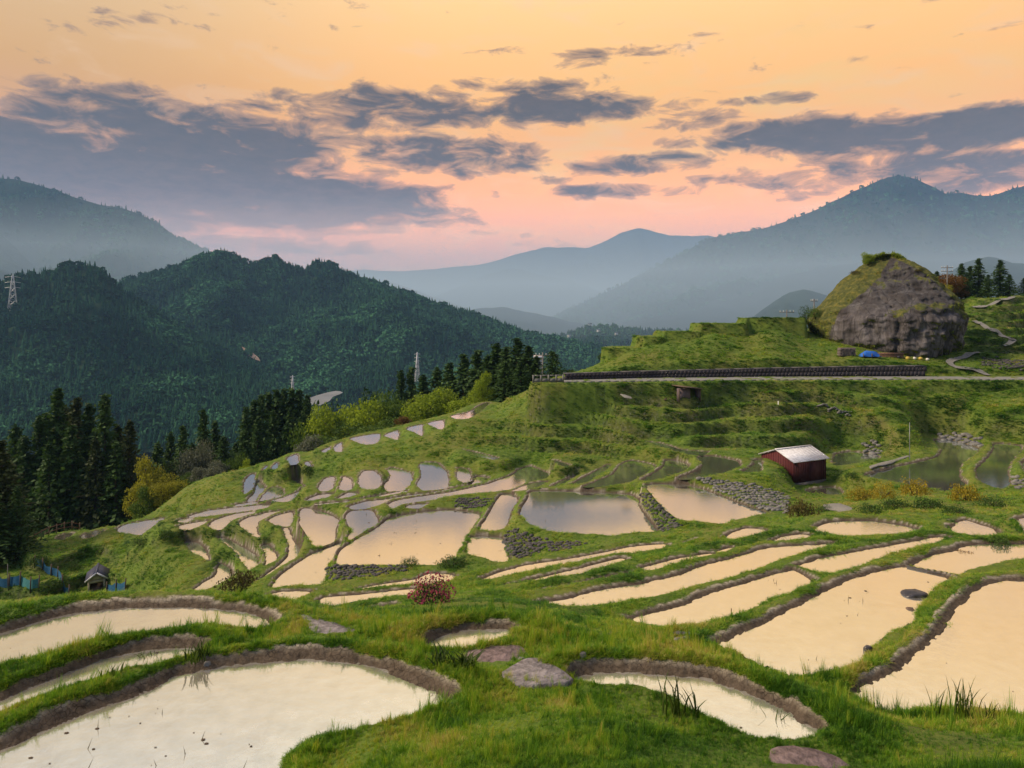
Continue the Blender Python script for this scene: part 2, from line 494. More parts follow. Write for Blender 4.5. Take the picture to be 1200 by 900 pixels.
# ------------------------------------------------------------------ base slope (multiquadric through sight points)
CTRL = [  # photo x, y, distance (m) of ground seen there
    (600, 890, 4.55), (450, 895, 4.7), (800, 895, 4.6), (1000, 895, 4.9), (1180, 880, 5.2), (700, 820, 5.6), (560, 850, 5.2),
    (640, 735, 9.4), (520, 715, 11.2), (570, 700, 12.5), (740, 745, 9.2), (800, 765, 8.2), (430, 745, 8.6), (360, 725, 9.6), (330, 700, 11.5), (400, 715, 12),
    (600, 775, 7.6), (1120, 840, 6.8), (1000, 815, 7.4), (200, 690, 11.6), (60, 700, 11.4), (0, 712, 10.6), (-120, 720, 10),
    (640, 700, 15.5), (560, 690, 17), (1150, 655, 14.4), (1250, 660, 13),
    (105, 697, 50), (30, 690, 48), (-60, 700, 44), (60, 670, 50), (150, 670, 50), (200, 655, 48), (90, 640, 54), (40, 642, 55), (150, 640, 52),
    (100, 628, 58), (180, 606, 60), (230, 590, 60), (260, 560, 63), (330, 535, 66), (420, 505, 68), (500, 488, 69.5), (560, 469, 71), (628, 449, 69), (612, 457, 68.5), (598, 464, 69), (590, 474, 67),
    (1000, 600, 33), (1100, 595, 33), (920, 600, 36), (960, 585, 42), (1160, 590, 34), (1050, 583, 37), (860, 622, 31), (800, 633, 31),
    (1190, 575, 38), (935, 572, 47), (1000, 555, 50), (1230, 580, 36),
    (650, 530, 57), (700, 520, 58), (750, 510, 57), (850, 520, 56), (900, 505, 57), (1000, 500, 57), (1060, 490, 58), (1150, 495, 57), (1230, 500, 56),
    (600, 500, 63), (640, 480, 63), (720, 475, 61), (800, 472, 61), (900, 470, 61), (1000, 468, 61), (1100, 468, 61), (1200, 468, 61),
    (640, 456, 65), (610, 470, 66), (655, 441, 69), (600, 462, 66), (580, 478, 67), (760, 453, 64.5), (900, 451, 64.5), (1060, 450, 64.5), (1200, 451, 64.5),
    (700, 437, 71), (760, 433, 70.5), (860, 431, 70.5), (960, 427, 71), (1060, 427, 71), (1120, 437, 70), (1180, 438, 70),
    (720, 424, 73), (800, 410, 75), (880, 395, 79), (920, 384, 82), (990, 415, 73.5), (1060, 419, 73.5), (1130, 419, 74), (1200, 425, 73), (950, 400, 78), (930, 415, 74), (722, 411, 74.6), (757, 398, 76), (790, 392, 77), (840, 383, 78.5), (905, 376, 80), (690, 428, 72.5),
    (1200, 400, 79), (1150, 385, 85), (1200, 378, 88), (1200, 350, 97), (1130, 356, 98), (1250, 348, 97), (1170, 350, 99), (1080, 368, 96), (1250, 420, 74), (1140, 400, 80),
]
CW = [  # hidden ground, world x, y, z
    (0, 0, -1.65), (0, -6, -1.2), (-8, 0, -2.0), (8, 0, -1.8), (-30, 0, -5), (30, 0, -2.5), (0, -40, 5), (-60, -20, -8), (60, -20, 2), (90, 20, 0), (-90, 20, -28),
    (0, 2.5, -2.3), (2.5, 2.5, -2.35), (-2.5, 2.5, -2.5),
    (-8.5, 16, -8.5), (-12, 22, -13.5), (-16, 30, -17.5), (-24, 38, -20.5), (-5, 20, -9.6), (-6, 27, -12.2), (-34, 44, -23), (-14, 12, -8.5), (-26, 24, -17),
    (45, 40, -7.0), (34, 22, -5.0), (60, 60, -8), (70, 85, -7), (85, 110, 2), (70, 130, 4),
    # beyond the terrace crest, down into the cedar valley
    (-46, 67, -25), (-60, 58, -26), (-64, 74, -36), (-50, 90, -42), (-36, 76, -20), (-30, 84, -25), (-14, 79, -14.5), (-18, 90, -24), (-6, 78, -12),
    (1.5, 76, -10), (4, 84, -13), (0, 110, -28), (10, 92, -13), (14, 88, -9), (24, 94, -8), (35, 98, -6), (22, 110, -18), (-80, 100, -48), (-30, 130, -52), (0, 135, -40), (30, 135, -24),
    (50, 135, -10), (48, 118, -5), (60, 108, 0.2), (75, 110, 2), (90, 130, 0), (30, 115, -14), (-100, 60, -40), (-70, 40, -30),
]
_pts = []
for px, py, d in CTRL:
    _pts.append(((px - 600) / F * d, d, (HZ - py) / F * d))
_pts += CW
for nm, z, rim, xy, wat in polys:
    c = xy.mean(0)
    if nm != 'ROAD':
        _pts.append((c[0], c[1], z + (0.0 if wat else -0.3)))
_pts = np.array(_pts)
_C = 1.5
# thin out near duplicates
keep = []
for i in range(len(_pts)):
    if all(np.hypot(*(_pts[i, :2] - _pts[j, :2])) > 0.02 * (_pts[i, 1] + 8) for j in keep):
        keep.append(i)
_pts = _pts[keep]


def warp(x, y):
    # distances shrink with range so that the slope is equally detailed near and far
    r = np.sqrt(x * x + y * y) + 6.0
    k = np.log(r / 6.0) * 14.0 / (r - 6.0 + 1e-6)
    return x * k, y * k


_wx, _wy = warp(_pts[:, 0], _pts[:, 1])
_D = np.sqrt((_wx[:, None] - _wx) ** 2 + (_wy[:, None] - _wy) ** 2 + _C ** 2)
_n = len(_pts)
_A = np.zeros((_n + 3, _n + 3))
_A[:_n, :_n] = _D + np.eye(_n) * -0.15
_A[:_n, _n] = 1
_A[:_n, _n + 1] = _wx
_A[:_n, _n + 2] = _wy
_A[_n:, :_n] = _A[:_n, _n:].T
_b = np.zeros(_n + 3)
_b[:_n] = _pts[:, 2]
_sol = np.linalg.solve(_A, _b)


def base_z(x, y):
    sh = x.shape
    wx, wy = warp(x.ravel(), y.ravel())
    out = np.empty(wx.size)
    for s in range(0, wx.size, 20000):
        a = wx[s:s + 20000, None]
        b = wy[s:s + 20000, None]
        D = np.sqrt((a - _wx) ** 2 + (b - _wy) ** 2 + _C ** 2)
        out[s:s + 20000] = D @ _sol[:_n] + _sol[_n] + _sol[_n + 1] * a[:, 0] + _sol[_n + 2] * b[:, 0]
    return out.reshape(sh)


def sdist(px, py, poly):
    """signed distance (inside negative)"""
    x0, y0 = poly[:, 0], poly[:, 1]
    x1, y1 = np.roll(x0, -1), np.roll(y0, -1)
    best = np.full(px.shape, 1e9)
    inside = np.zeros(px.shape, bool)
    for a, b, c, d in zip(x0, y0, x1, y1):
        ex, ey = c - a, d - b
        L = ex * ex + ey * ey + 1e-12
        t = np.clip(((px - a) * ex + (py - b) * ey) / L, 0, 1)
        q = (px - a - t * ex) ** 2 + (py - b - t * ey) ** 2
        np.minimum(best, q, out=best)
        if b != d:
            cr = ((b > py) != (d > py)) & (px < (c - a) * (py - b) / (d - b) + a)
            inside ^= cr
    best = np.sqrt(best)
    return np.where(inside, -best, best)


# PLACES where the slope is terraced grass without water
def terraces(x, y, z):
    u = x / np.maximum(y, 1) * F + 600
    m = sstep(50, 54, y) * np.where(u > 640, sstep(64.9, 64.0, y), sstep(65.0, 62.0, y)) * sstep(500, 640, u) * (0.35 + 0.65 * sstep(1080, 980, u))
    m = np.maximum(m, 0.85 * sstep(44, 48, y) * sstep(400, 250, u) * sstep(64, 60, y))
    m2 = sstep(73, 76, y) * sstep(1110, 1150, u)
    m = np.maximum(m, m2)
    step = 0.9
    n = fbm(x * 0.05, y * 0.05, 3) * 1.5 + fbm(x * 0.3, y * 0.3, 2) * .14
    t = z / step + n
    f = t - np.floor(t)
    zt = (np.floor(t) + sstep(0.73, 0.87, f) - n) * step
    zt = zt + (sstep(0.86, .93, f) * sstep(1.0, 0.93, f)) * 0.22
    return z * (1 - m) + (zt * 0.93 + (z - .1) * 0.07) * m, m * sstep(.48, .55, f) * sstep(.9, .85, f)


def terrain(x, y, detail=True):
    B = base_z(x, y)
    B, tface = terraces(x, y, B)
    r = np.hypot(x, y)
    bank = 0.5 + 0.035 * r                      # how far a paddy's level reaches out over the slope
    W = 1.0 / bank ** 4
    S = B * W
    dmin = np.full(x.shape, 50.0)
    wz = np.zeros(x.shape)
    for nm, z, rim, poly, wat in polys:
        R = 14.0
        m = (x > poly[:, 0].min() - R) & (x < poly[:, 0].max() + R) & (y > poly[:, 1].min() - R) & (y < poly[:, 1].max() + R)
        if not m.any():
            continue
        idx = np.nonzero(m)
        d = sdist(x[idx], y[idx], poly)
        rr0 = np.clip(r[idx] / 10, 1, 3)
        if wat:
            d = d + 0.02 * np.clip(r[idx] / 10, .6, 3) * fbm(x[idx] * 2.3, y[idx] * 2.3, 3) * 2
            rr = np.clip(r[idx] / 18, 1, 1.6)
            d = d + .12 * sstep(42, 50, r[idx])
            h = np.where(d > 0, rim * sstep(0, 0.20 * rr, d), np.maximum(d * 0.8, -0.22))
        else:
            h = np.zeros(d.shape)
        dd = np.maximum(d, 0.02)
        beyond = np.clip((y[idx] - poly[:, 1].mean()) / 1.5, 0, 1)
        w = 1.0 / (dd + beyond * .9 * np.maximum(dd - .12 * rr0, 0)) ** 4
        if not wat:
            w = w * sstep(1.5 if nm == 'ROAD' else 1.0, 0.2, dd)
        w = np.where(d < 0.0, 1e8, w)
        S[idx] += w * (z + h)
        W[idx] += w
        if wat:
            cur = dmin[idx]
            dmin[idx] = np.where(np.abs(d) < np.abs(cur), d, cur)
            wz[idx] = np.where(np.abs(d) < np.abs(cur), z, wz[idx])
    Z = S / W
    # lumps of turf away from the water
    rough = sstep(0.25, 1.0, np.abs(dmin) / np.clip(r / 15, 1, 3)) * (dmin > 0)
    if detail:
        Z = Z + rough * (fbm(x * 1.1, y * 1.1, 4) * np.clip(0.02 + r * 0.0010, 0, .09)
                         + fbm(x * 5, y * 5, 3) * np.clip(.015 + r * .0007, 0, .06))
        bnk = (dmin > 0) * sstep(1.0, 0.3, dmin)
        Z = Z + bnk * (fbm(x * 7, y * 7, 3) * 0.022 + (r < 12) * fbm(x * 16, y * 16, 3) * .022)
    return Z, dmin, wz, tface


# ------------------------------------------------------------------ main ground grid: columns of constant bearing, rows of log distance
NU, NY = 880, 820
U = np.concatenate([np.linspace(-3.0, -0.88, 26)[:-1], np.linspace(-0.88, 0.88, NU), np.linspace(0.88, 3.0, 26)[1:]])
YR = np.exp(np.linspace(math.log(1.6), math.log(150.0), NY))
GY, GU = np.meshgrid(YR, U, indexing='ij')
GX = GU * GY
GZ, GD, GW, GT = terrain(GX, GY)
# single stray columns (a sight line running exactly through a traced corner)
for A_, tol in ((GD, .04), (GZ, .02)):
    l_, r_ = A_[:, :-2], A_[:, 2:]
    bad = (np.abs(l_ - r_) < tol) & (np.abs(A_[:, 1:-1] - (l_ + r_) / 2) > tol * 1.5) & (GY[:, 1:-1] < 40)
    A_[:, 1:-1] = np.where(bad, (l_ + r_) / 2, A_[:, 1:-1])


def ground_z(x, y):
    """height of the ground mesh (bilinear)"""
    u = x / y
    j = np.interp(u, U, np.arange(len(U)))
    i = np.interp(math.log(y), np.log(YR), np.arange(NY))
    i0, j0 = min(int(i), NY - 2), min(int(j), len(U) - 2)
    a, b = i - i0, j - j0
    return float((GZ[i0, j0] * (1 - a) + GZ[i0 + 1, j0] * a) * (1 - b) + (GZ[i0, j0 + 1] * (1 - a) + GZ[i0 + 1, j0 + 1] * a) * b)


def hit(px, py, dmin=2.0):
    """where the sight line through a photo pixel meets the ground"""
    u = (px - 600) / F
    s = (HZ - py) / F
    j = int(round(float(np.interp(u, U, np.arange(len(U))))))
    col = GZ[:, j]
    ok = (YR >= dmin) & (s * YR <= col)
    k = int(np.argmax(ok)) if ok.any() else NY - 1
    y = float(YR[k])
    return Vector((u * y, y, float(col[k])))


def on(px, d):
    """ground point under photo column px at distance d"""
    x = (px - 600) / F * d
    return Vector((x, d, ground_z(x, d)))


def at(px, py, d):
    return Vector(((px - 600) / F * d, d, (HZ - py) / F * d))

# ------------------------------------------------------------------ mesh helpers
COL = scene.collection


def new_mesh(name, V, Fc, mat=None, smooth=False, uv=None, cols=None):
    me = bpy.data.meshes.new(name)
    V = np.asarray(V, dtype=np.float32).reshape(-1, 3)
    me.vertices.add(len(V))
    me.vertices.foreach_set('co', V.ravel())
    if isinstance(Fc, np.ndarray):
        k = Fc.shape[1]
        me.loops.add(Fc.size)
        me.loops.foreach_set('vertex_index', Fc.ravel().astype(np.int32))
        me.polygons.add(len(Fc))
        me.polygons.foreach_set('loop_start', np.arange(0, Fc.size, k, dtype=np.int32))
        me.polygons.foreach_set('loop_total', np.full(len(Fc), k, dtype=np.int32))
    else:
        tot = np.array([len(f) for f in Fc], dtype=np.int32)
        fl = np.array([i for f in Fc for i in f], dtype=np.int32)
        me.loops.add(len(fl))
        me.loops.foreach_set('vertex_index', fl)
        me.polygons.add(len(tot))
        me.polygons.foreach_set('loop_start', np.concatenate([[0], np.cumsum(tot)[:-1]]).astype(np.int32))
        me.polygons.foreach_set('loop_total', tot)
    if smooth:
        me.polygons.foreach_set('use_smooth', np.ones(len(me.polygons), bool))
    me.update(calc_edges=True)
    if cols is not None:
        for nm, arr in cols.items():
            at_ = me.color_attributes.new(nm, 'FLOAT_COLOR', 'POINT')
            at_.data.foreach_set('color', np.asarray(arr, dtype=np.float32).ravel())
    if mat:
        me.materials.append(mat)
    me.validate()
    return me


def link(name, me, parent=None, **props):
    o = bpy.data.objects.new(name, me)
    COL.objects.link(o)
    if parent is not None:
        o.parent = parent
    for k, v in props.items():
        o[k] = v
    return o


def empty(name, loc, rz=0.0, **props):
    o = bpy.data.objects.new(name, None)
    o.empty_display_size = 0.2
    COL.objects.link(o)
    o.location = loc
    o.rotation_euler = (0, 0, rz)
    for k, v in props.items():
        o[k] = v
    return o


class MB:
    """collects simple shapes into one mesh"""

    def __init__(s):
        s.v = []
        s.f = []

    def quad(s, *p):
        n = len(s.v)
        s.v += [tuple(q) for q in p]
        s.f.append(tuple(range(n, n + len(p))))
        return s

    def box(s, c, size, rz=0.0, rx=0.0, ry=0.0):
        M = Matrix.Translation(c) @ Matrix.Rotation(rz, 4, 'Z') @ Matrix.Rotation(ry, 4, 'Y') @ Matrix.Rotation(rx, 4, 'X')
        n = len(s.v)
        hx, hy, hz = size[0] / 2, size[1] / 2, size[2] / 2
        for X in (-hx, hx):
            for Y in (-hy, hy):
                for Zz in (-hz, hz):
                    s.v.append(tuple(M @ Vector((X, Y, Zz))))
        for f in ((0, 1, 3, 2), (4, 6, 7, 5), (0, 4, 5, 1), (2, 3, 7, 6), (0, 2, 6, 4), (1, 5, 7, 3)):
            s.f.append(tuple(n + i for i in f))
        return s

    def tube(s, pts, rad, k=6, cap=True):
        pts = [Vector(p) for p in pts]
        if not hasattr(rad, '__len__'):
            rad = [rad] * len(pts)
        rings = []
        for i, p in enumerate(pts):
            d = (pts[min(i + 1, len(pts) - 1)] - pts[max(i - 1, 0)]).normalized()
            a = d.cross(Vector((0.13, 0.9, 0.21))).normalized()
            b = d.cross(a)
            n = len(s.v)
            for j in range(k):
                t = 2 * math.pi * j / k
                s.v.append(tuple(p + (a * math.cos(t) + b * math.sin(t)) * rad[i]))
            rings.append(n)
        for r0, r1 in zip(rings, rings[1:]):
            for j in range(k):
                s.f.append((r0 + j, r0 + (j + 1) % k, r1 + (j + 1) % k, r1 + j))
        if cap:
            s.f.append(tuple(rings[0] + j for j in range(k))[::-1])
            s.f.append(tuple(rings[-1] + j for j in range(k)))
        return s

    def mesh(s, name, mat=None, smooth=False):
        return new_mesh(name, s.v, s.f, mat, smooth)

    def build(s, name, mat, parent=None, smooth=False, **props):
        return link(name, s.mesh(name, mat, smooth), parent, **props)


# ------------------------------------------------------------------ materials
def mat_new(name):
    m = bpy.data.materials.new(name)
    m.use_nodes = True
    t = NT(m.node_tree)
    b = [n for n in t.n if n.type == 'BSDF_PRINCIPLED'][0]
    return m, t, b


def simple(name, col, rough=0.8, var=0.25, scale=6.0, bump=0.0, metal=0.0, stretch=None, spec=0.3):
    m, t, b = mat_new(name)
    tc = t.add('ShaderNodeTexCoord').outputs['Object']
    if stretch:
        mp = t.add('ShaderNodeMapping')
        t.l.new(tc, mp.inputs[0])
        mp.inputs['Scale'].default_value = stretch
        tc = mp.outputs[0]
    n = t.noise(tc, scale, 6, 0.6)
    c = t.ramp(n, [(0.3, tuple(x * (1 - var) for x in col[:3]) + (1,)), (0.7, tuple(min(1, x * (1 + var)) for x in col[:3]) + (1,))])
    t.l.new(c, b.inputs['Base Color'])
    b.inputs['Roughness'].default_value = rough
    b.inputs['Metallic'].default_value = metal
    b.inputs['Specular IOR Level'].default_value = spec
    if bump:
        bp = t.add('ShaderNodeBump')
        bp.inputs['Strength'].default_value = bump
        bp.inputs['Distance'].default_value = 0.05
        t.l.new(n, bp.inputs['Height'])
        t.l.new(bp.outputs[0], b.inputs['Normal'])
    return m


def ground_material():
    m, t, b = mat_new('turf_and_earth')
    pos = t.add('ShaderNodeNewGeometry').outputs['Position']
    at_ = t.add('ShaderNodeAttribute', attribute_name='mask')
    sp = t.add('ShaderNodeSeparateColor')
    t.l.new(at_.outputs['Color'], sp.inputs[0])
    mud, dry, stone = sp.outputs
    crest = at_.outputs['Alpha']
    nb = t.noise(pos, 0.22, 5, 0.6)
    nm = t.noise(pos, 2.2, 6, 0.65)
    nf = t.noise(pos, 14.0, 5, 0.7)
    g = t.ramp(nm, [(0.30, (.030, .070, .009)), (0.5, (.085, .155, .016)), (0.72, (.17, .24, .028))])
    g2 = t.ramp(nf, [(0.3, (.045, .075, .012)), (0.7, (.13, .17, .026))])
    g = t.mix(0.45, g, g2)
    g = t.mix(t.math('MULTIPLY', stone, 0.8), g, (.022, .045, .010, 1))  # turf on steep banks painted darker, standing in for shade
    yel = t.mix(t.maprange(nb, 0.42, 0.62, 0, 0.55, True), g, (.15, .15, .028, 1))
    g = t.mix(dry, yel, (.17, .145, .045, 1))
    # bare bank: soil with embedded stones, also painted as shade on terrace faces
    vo = t.add('ShaderNodeTexVoronoi', feature='F1')
    t.l.new(pos, vo.inputs['Vector'])
    vo.inputs['Scale'].default_value = 5.5
    sc = t.ramp(vo.outputs['Distance'], [(0.0, (.20, .19, .19)), (0.35, (.13, .125, .12)), (0.6, (.03, .028, .02))])
    sc = t.mix(t.maprange(nm, .42, .55), sc, (.045, .055, .018, 1))
    g = t.mix(t.math('MULTIPLY', stone, t.maprange(nb, 0.35, 0.6, 0.2, 1.0)), g, sc)
    # mud of the bunds with shrinkage cracks
    wn = t.noise(pos, 3.0, 3, .5, out=1)
    wv = t.add('ShaderNodeVectorMath', operation='MULTIPLY_ADD')
    t.l.new(wn, wv.inputs[0])
    wv.inputs[1].default_value = (.12, .12, .12)
    t.l.new(pos, wv.inputs[2])
    vc = t.add('ShaderNodeTexVoronoi', feature='DISTANCE_TO_EDGE')
    t.l.new(wv.outputs[0], vc.inputs['Vector'])
    vc.inputs['Scale'].default_value = 17.0
    crack = t.maprange(vc.outputs['Distance'], 0.0, 0.03, 0.0, 1.0)
    crack = t.math('MAXIMUM', crack, t.math('MULTIPLY', t.math('SUBTRACT', 1.0, crest), t.maprange(nm, .35, .6, .25, .95)))
    mc = t.ramp(nf, [(0.3, (.050, .036, .024)), (0.7, (.125, .095, .068))])
    mc = t.mix(crest, mc, t.ramp(nf, [(0.3, (.24, .21, .16)), (0.7, (.52, .47, .37))]))
    mc = t.mix(t.math('MULTIPLY_ADD', crack, 0.75, 0.25), (.014, .010, .007, 1), mc)
    col = t.mix(mud, g, mc)
    t.l.new(col, b.inputs['Base Color'])
    b.inputs['Roughness'].default_value = 0.9
    b.inputs['Specular IOR Level'].default_value = 0.2
    bp = t.add('ShaderNodeBump')
    bp.inputs['Strength'].default_value = 0.9
    bp.inputs['Distance'].default_value = 0.035
    hgt = t.math('ADD', t.math('MULTIPLY', nf, 0.8), t.math('MULTIPLY', t.math('MULTIPLY', crack, mud), 0.6))
    t.l.new(hgt, bp.inputs['Height'])
    t.l.new(bp.outputs[0], b.inputs['Normal'])
    return m


def water_material():
    m, t, b = mat_new('paddy_water')
    t.n.remove(b)
    out = [n for n in t.n if n.type == 'OUTPUT_MATERIAL'][0]
    pos = t.add('ShaderNodeNewGeometry').outputs['Position']
    n1 = t.noise(pos, 0.9, 5, 0.6)
    n2 = t.noise(pos, 5.0, 5, 0.65)
    mud = t.mix(t.maprange(n2, .35, .65), t.mix(t.maprange(n1, .35, .65), (.26, .225, .18, 1), (.36, .32, .26, 1)), (.48, .44, .37, 1))
    d = t.add('ShaderNodeBsdfDiffuse')
    t.l.new(mud, d.inputs[0])
    gl = t.add('ShaderNodeBsdfGlossy')
    gl.inputs['Color'].default_value = (.89, .98, 1.0, 1)
    gl.inputs['Roughness'].default_value = 0.07
    bp = t.add('ShaderNodeBump')
    bp.inputs['Strength'].default_value = 0.08
    bp.inputs['Distance'].default_value = 0.02
    t.l.new(t.noise(pos, 7.0, 4, 0.6), bp.inputs['Height'])
    t.l.new(bp.outputs[0], gl.inputs['Normal'])
    lw = t.add('ShaderNodeLayerWeight')
    lw.inputs[0].default_value = 0.5
    f = t.maprange(lw.outputs['Facing'], 0.35, 0.80, WATER_F0, WATER_F1, True)
    mx = t.add('ShaderNodeMixShader')
    t.l.new(f, mx.inputs[0])
    t.l.new(d.outputs[0], mx.inputs[1])
    t.l.new(gl.outputs[0], mx.inputs[2])
    t.l.new(mx.outputs[0], out.inputs[0])
    return m


WATER_F0, WATER_F1 = 0.42, 0.93


def foliage_material(name, c0, c1, trans=0.35, attr='tint'):
    m, t, b = mat_new(name)
    oi = t.add('ShaderNodeObjectInfo')
    pos = t.add('ShaderNodeNewGeometry')
    tc = t.add('ShaderNodeTexCoord')
    n = t.noise(tc.outputs['Object'], 1.3, 4, 0.7)
    n2 = pos.outputs['Random Per Island']
    f = t.math('ADD', t.math('MULTIPLY', n2, 0.55), t.maprange(n, .3, .7, 0, .45))
    f = t.math('ADD', f, t.math('MULTIPLY', t.math('SUBTRACT', oi.outputs['Random'], .5), .25), clamp=True)
    col = t.mix(f, (*c0, 1), (*c1, 1))
    t.l.new(col, b.inputs['Base Color'])
    b.inputs['Roughness'].default_value = 0.7
    b.inputs['Specular IOR Level'].default_value = 0.2
    tr = t.add('ShaderNodeBsdfTranslucent')
    t.l.new(t.mix(1.0, col, (1.0, 1.0, 0.55, 1), 'MULTIPLY'), tr.inputs[0])
    mx = t.add('ShaderNodeMixShader')
    mx.inputs[0].default_value = trans
    out = [q for q in t.n if q.type == 'OUTPUT_MATERIAL'][0]
    t.l.new(b.outputs[0], mx.inputs[1])
    t.l.new(tr.outputs[0], mx.inputs[2])
    t.l.new(mx.outputs[0], out.inputs[0])
    return m


def blade_material(name):
    """grass blades: tone comes with each tuft (attribute tint, 0 deep green .. 1 straw)"""
    m, t, b = mat_new(name)
    a = t.add('ShaderNodeAttribute', attribute_name='tint', attribute_type='INSTANCER')
    g = t.add('ShaderNodeNewGeometry')
    f = t.math('ADD', a.outputs['Fac'], t.math('MULTIPLY', t.math('SUBTRACT', g.outputs['Random Per Island'], .5), .45), clamp=True)
    col = t.ramp(f, [(0.0, (.022, .075, .008)), (0.3, (.075, .20, .014)), (0.6, (.20, .33, .025)), (0.85, (.36, .38, .045)), (1.0, (.42, .33, .12))])
    t.l.new(col, b.inputs['Base Color'])
    b.inputs['Roughness'].default_value = 0.55
    b.inputs['Specular IOR Level'].default_value = 0.25
    tr = t.add('ShaderNodeBsdfTranslucent')
    t.l.new(t.mix(1.0, col, (1.35, 1.35, 0.6, 1), 'MULTIPLY'), tr.inputs[0])
    mx = t.add('ShaderNodeMixShader')
    mx.inputs[0].default_value = 0.4
    out = [q for q in t.n if q.type == 'OUTPUT_MATERIAL'][0]
    t.l.new(b.outputs[0], mx.inputs[1])
    t.l.new(tr.outputs[0], mx.inputs[2])
    t.l.new(mx.outputs[0], out.inputs[0])
    return m


def mountain_material(name, c0, c1, scale, scar=None):
    m, t, b = mat_new(name)
    pos = t.add('ShaderNodeNewGeometry').outputs['Position']
    n1 = t.noise(pos, scale, 8, 0.62)
    n2 = t.noise(pos, scale * 0.12, 4, 0.6)
    c = t.ramp(n1, [(0.32, c0), (0.68, c1)])
    c = t.mix(t.maprange(n2, .45, .65, 0, .5), c, tuple(x * 1.5 for x in c1[:3]) + (1,))
    t.l.new(c, b.inputs['Base Color'])
    b.inputs['Roughness'].default_value = 1.0
    b.inputs['Specular IOR Level'].default_value = 0.0
    return m


M_GROUND = ground_material()
M_WATER = water_material()

# ------------------------------------------------------------------ ground sheet
dgy = np.gradient(GD, axis=0) / np.gradient(GY, axis=0)
rr = np.hypot(GX, GY)
sc_ = np.clip(rr / 18, 1, 1.6)
wN = fbm(GX * 1.3, GY * 1.3, 3)
mudw = (0.175 + 0.10 * wN + .05 * fbm(GX * 6, GY * 6, 2)) * sc_ * sstep(-0.35, 0.25, dgy) * (1 - .12 * sstep(8.5, 11, rr)) + 0.03
mud = sstep(1.0, 0.8, GD / np.maximum(mudw, .01))
mud = mud * sstep(.34, .2, GZ - GW)
crest = sstep(0.45, 0.85, GD / np.maximum(mudw, .01)) * mud * (0.9 + 1.2 * wN)
dzy = np.gradient(GZ, axis=0) / np.gradient(GY, axis=0)
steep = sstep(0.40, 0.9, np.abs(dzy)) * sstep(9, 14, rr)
dry = np.clip(fbm(GX * 0.5, GY * 0.5, 3) * 1.4 - 0.15, 0, 1) * 0.5
# trodden diagonal path across the green bank, and the sun-bleached crests
PU = GX / np.maximum(GY, 1) * F + 600
PV = HZ - GZ / np.maximum(GY, 1) * F
pathd = np.abs(PU - np.interp(PV, [446, 470, 490, 505, 520, 535], [945, 990, 1025, 1042, 1050, 1040])) / 9
dry = np.maximum(dry, sstep(1.4, .3, pathd) * sstep(54, 56, GY) * sstep(65, 64, GY) * .55)
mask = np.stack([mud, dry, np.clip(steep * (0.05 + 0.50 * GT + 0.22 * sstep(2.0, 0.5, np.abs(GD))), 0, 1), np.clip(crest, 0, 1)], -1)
nr, nc = GZ.shape
ii = np.arange(nr * nc).reshape(nr, nc)
quads = np.stack([ii[:-1, :-1], ii[:-1, 1:], ii[1:, 1:], ii[1:, :-1]], -1).reshape(-1, 4)
Vg = np.stack([GX, GY, GZ], -1).reshape(-1, 3)
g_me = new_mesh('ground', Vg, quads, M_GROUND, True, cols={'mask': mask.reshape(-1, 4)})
link('ground', g_me, kind='structure')
# the ground behind and beside the viewpoint
bx_, by_ = np.meshgrid(np.linspace(-140, 140, 57), np.linspace(-90, 1.7, 24), indexing='xy')
bz_ = base_z(bx_, by_) - 0.05
ib = np.arange(bx_.size).reshape(bx_.shape)
qb = np.stack([ib[:-1, :-1], ib[:-1, 1:], ib[1:, 1:], ib[1:, :-1]], -1).reshape(-1, 4)
mk = np.zeros((bx_.size, 4))
link('ground', new_mesh('ground', np.stack([bx_, by_, bz_], -1).reshape(-1, 3), qb, M_GROUND, True, cols={'mask': mk}), kind='structure')

# ------------------------------------------------------------------ water
def dilate(poly, w):
    c = np.roll(poly, -1, 0) - np.roll(poly, 1, 0)
    n = np.stack([c[:, 1], -c[:, 0]], 1)
    n /= np.linalg.norm(n, axis=1, keepdims=True) + 1e-9
    A = np.sum(poly[:, 0] * np.roll(poly[:, 1], -1) - np.roll(poly[:, 0], -1) * poly[:, 1])
    return poly + n * (w if A > 0 else -w)


for nm, z, rim, poly, wat in polys:
    if not wat:
        continue
    r0 = float(np.hypot(*poly.mean(0)))
    P = dilate(poly, 0.05 if r0 < 20 else 0.02)
    me = new_mesh('water', [(a, b, z) for a, b in P], [tuple(range(len(P)))], M_WATER)
    link('water', me, kind='structure')

# ------------------------------------------------------------------ valley floor and mountains
FOREST = ((.010, .020, .010, 1), (.030, .050, .022, 1))
M_MID = mountain_material('wooded_slope', (.006, .014, .008, 1), (.022, .038, .018, 1), 0.03)
M_FAR = mountain_material('far_slope', (.006, .009, .008, 1), (.022, .028, .020, 1), 0.010)


def ridge_interp(ridge, u):
    xs = [(p[0] - 600) / F for p in ridge]
    ys = [p[1] for p in ridge]
    r = np.interp(u, xs, ys)
    return r


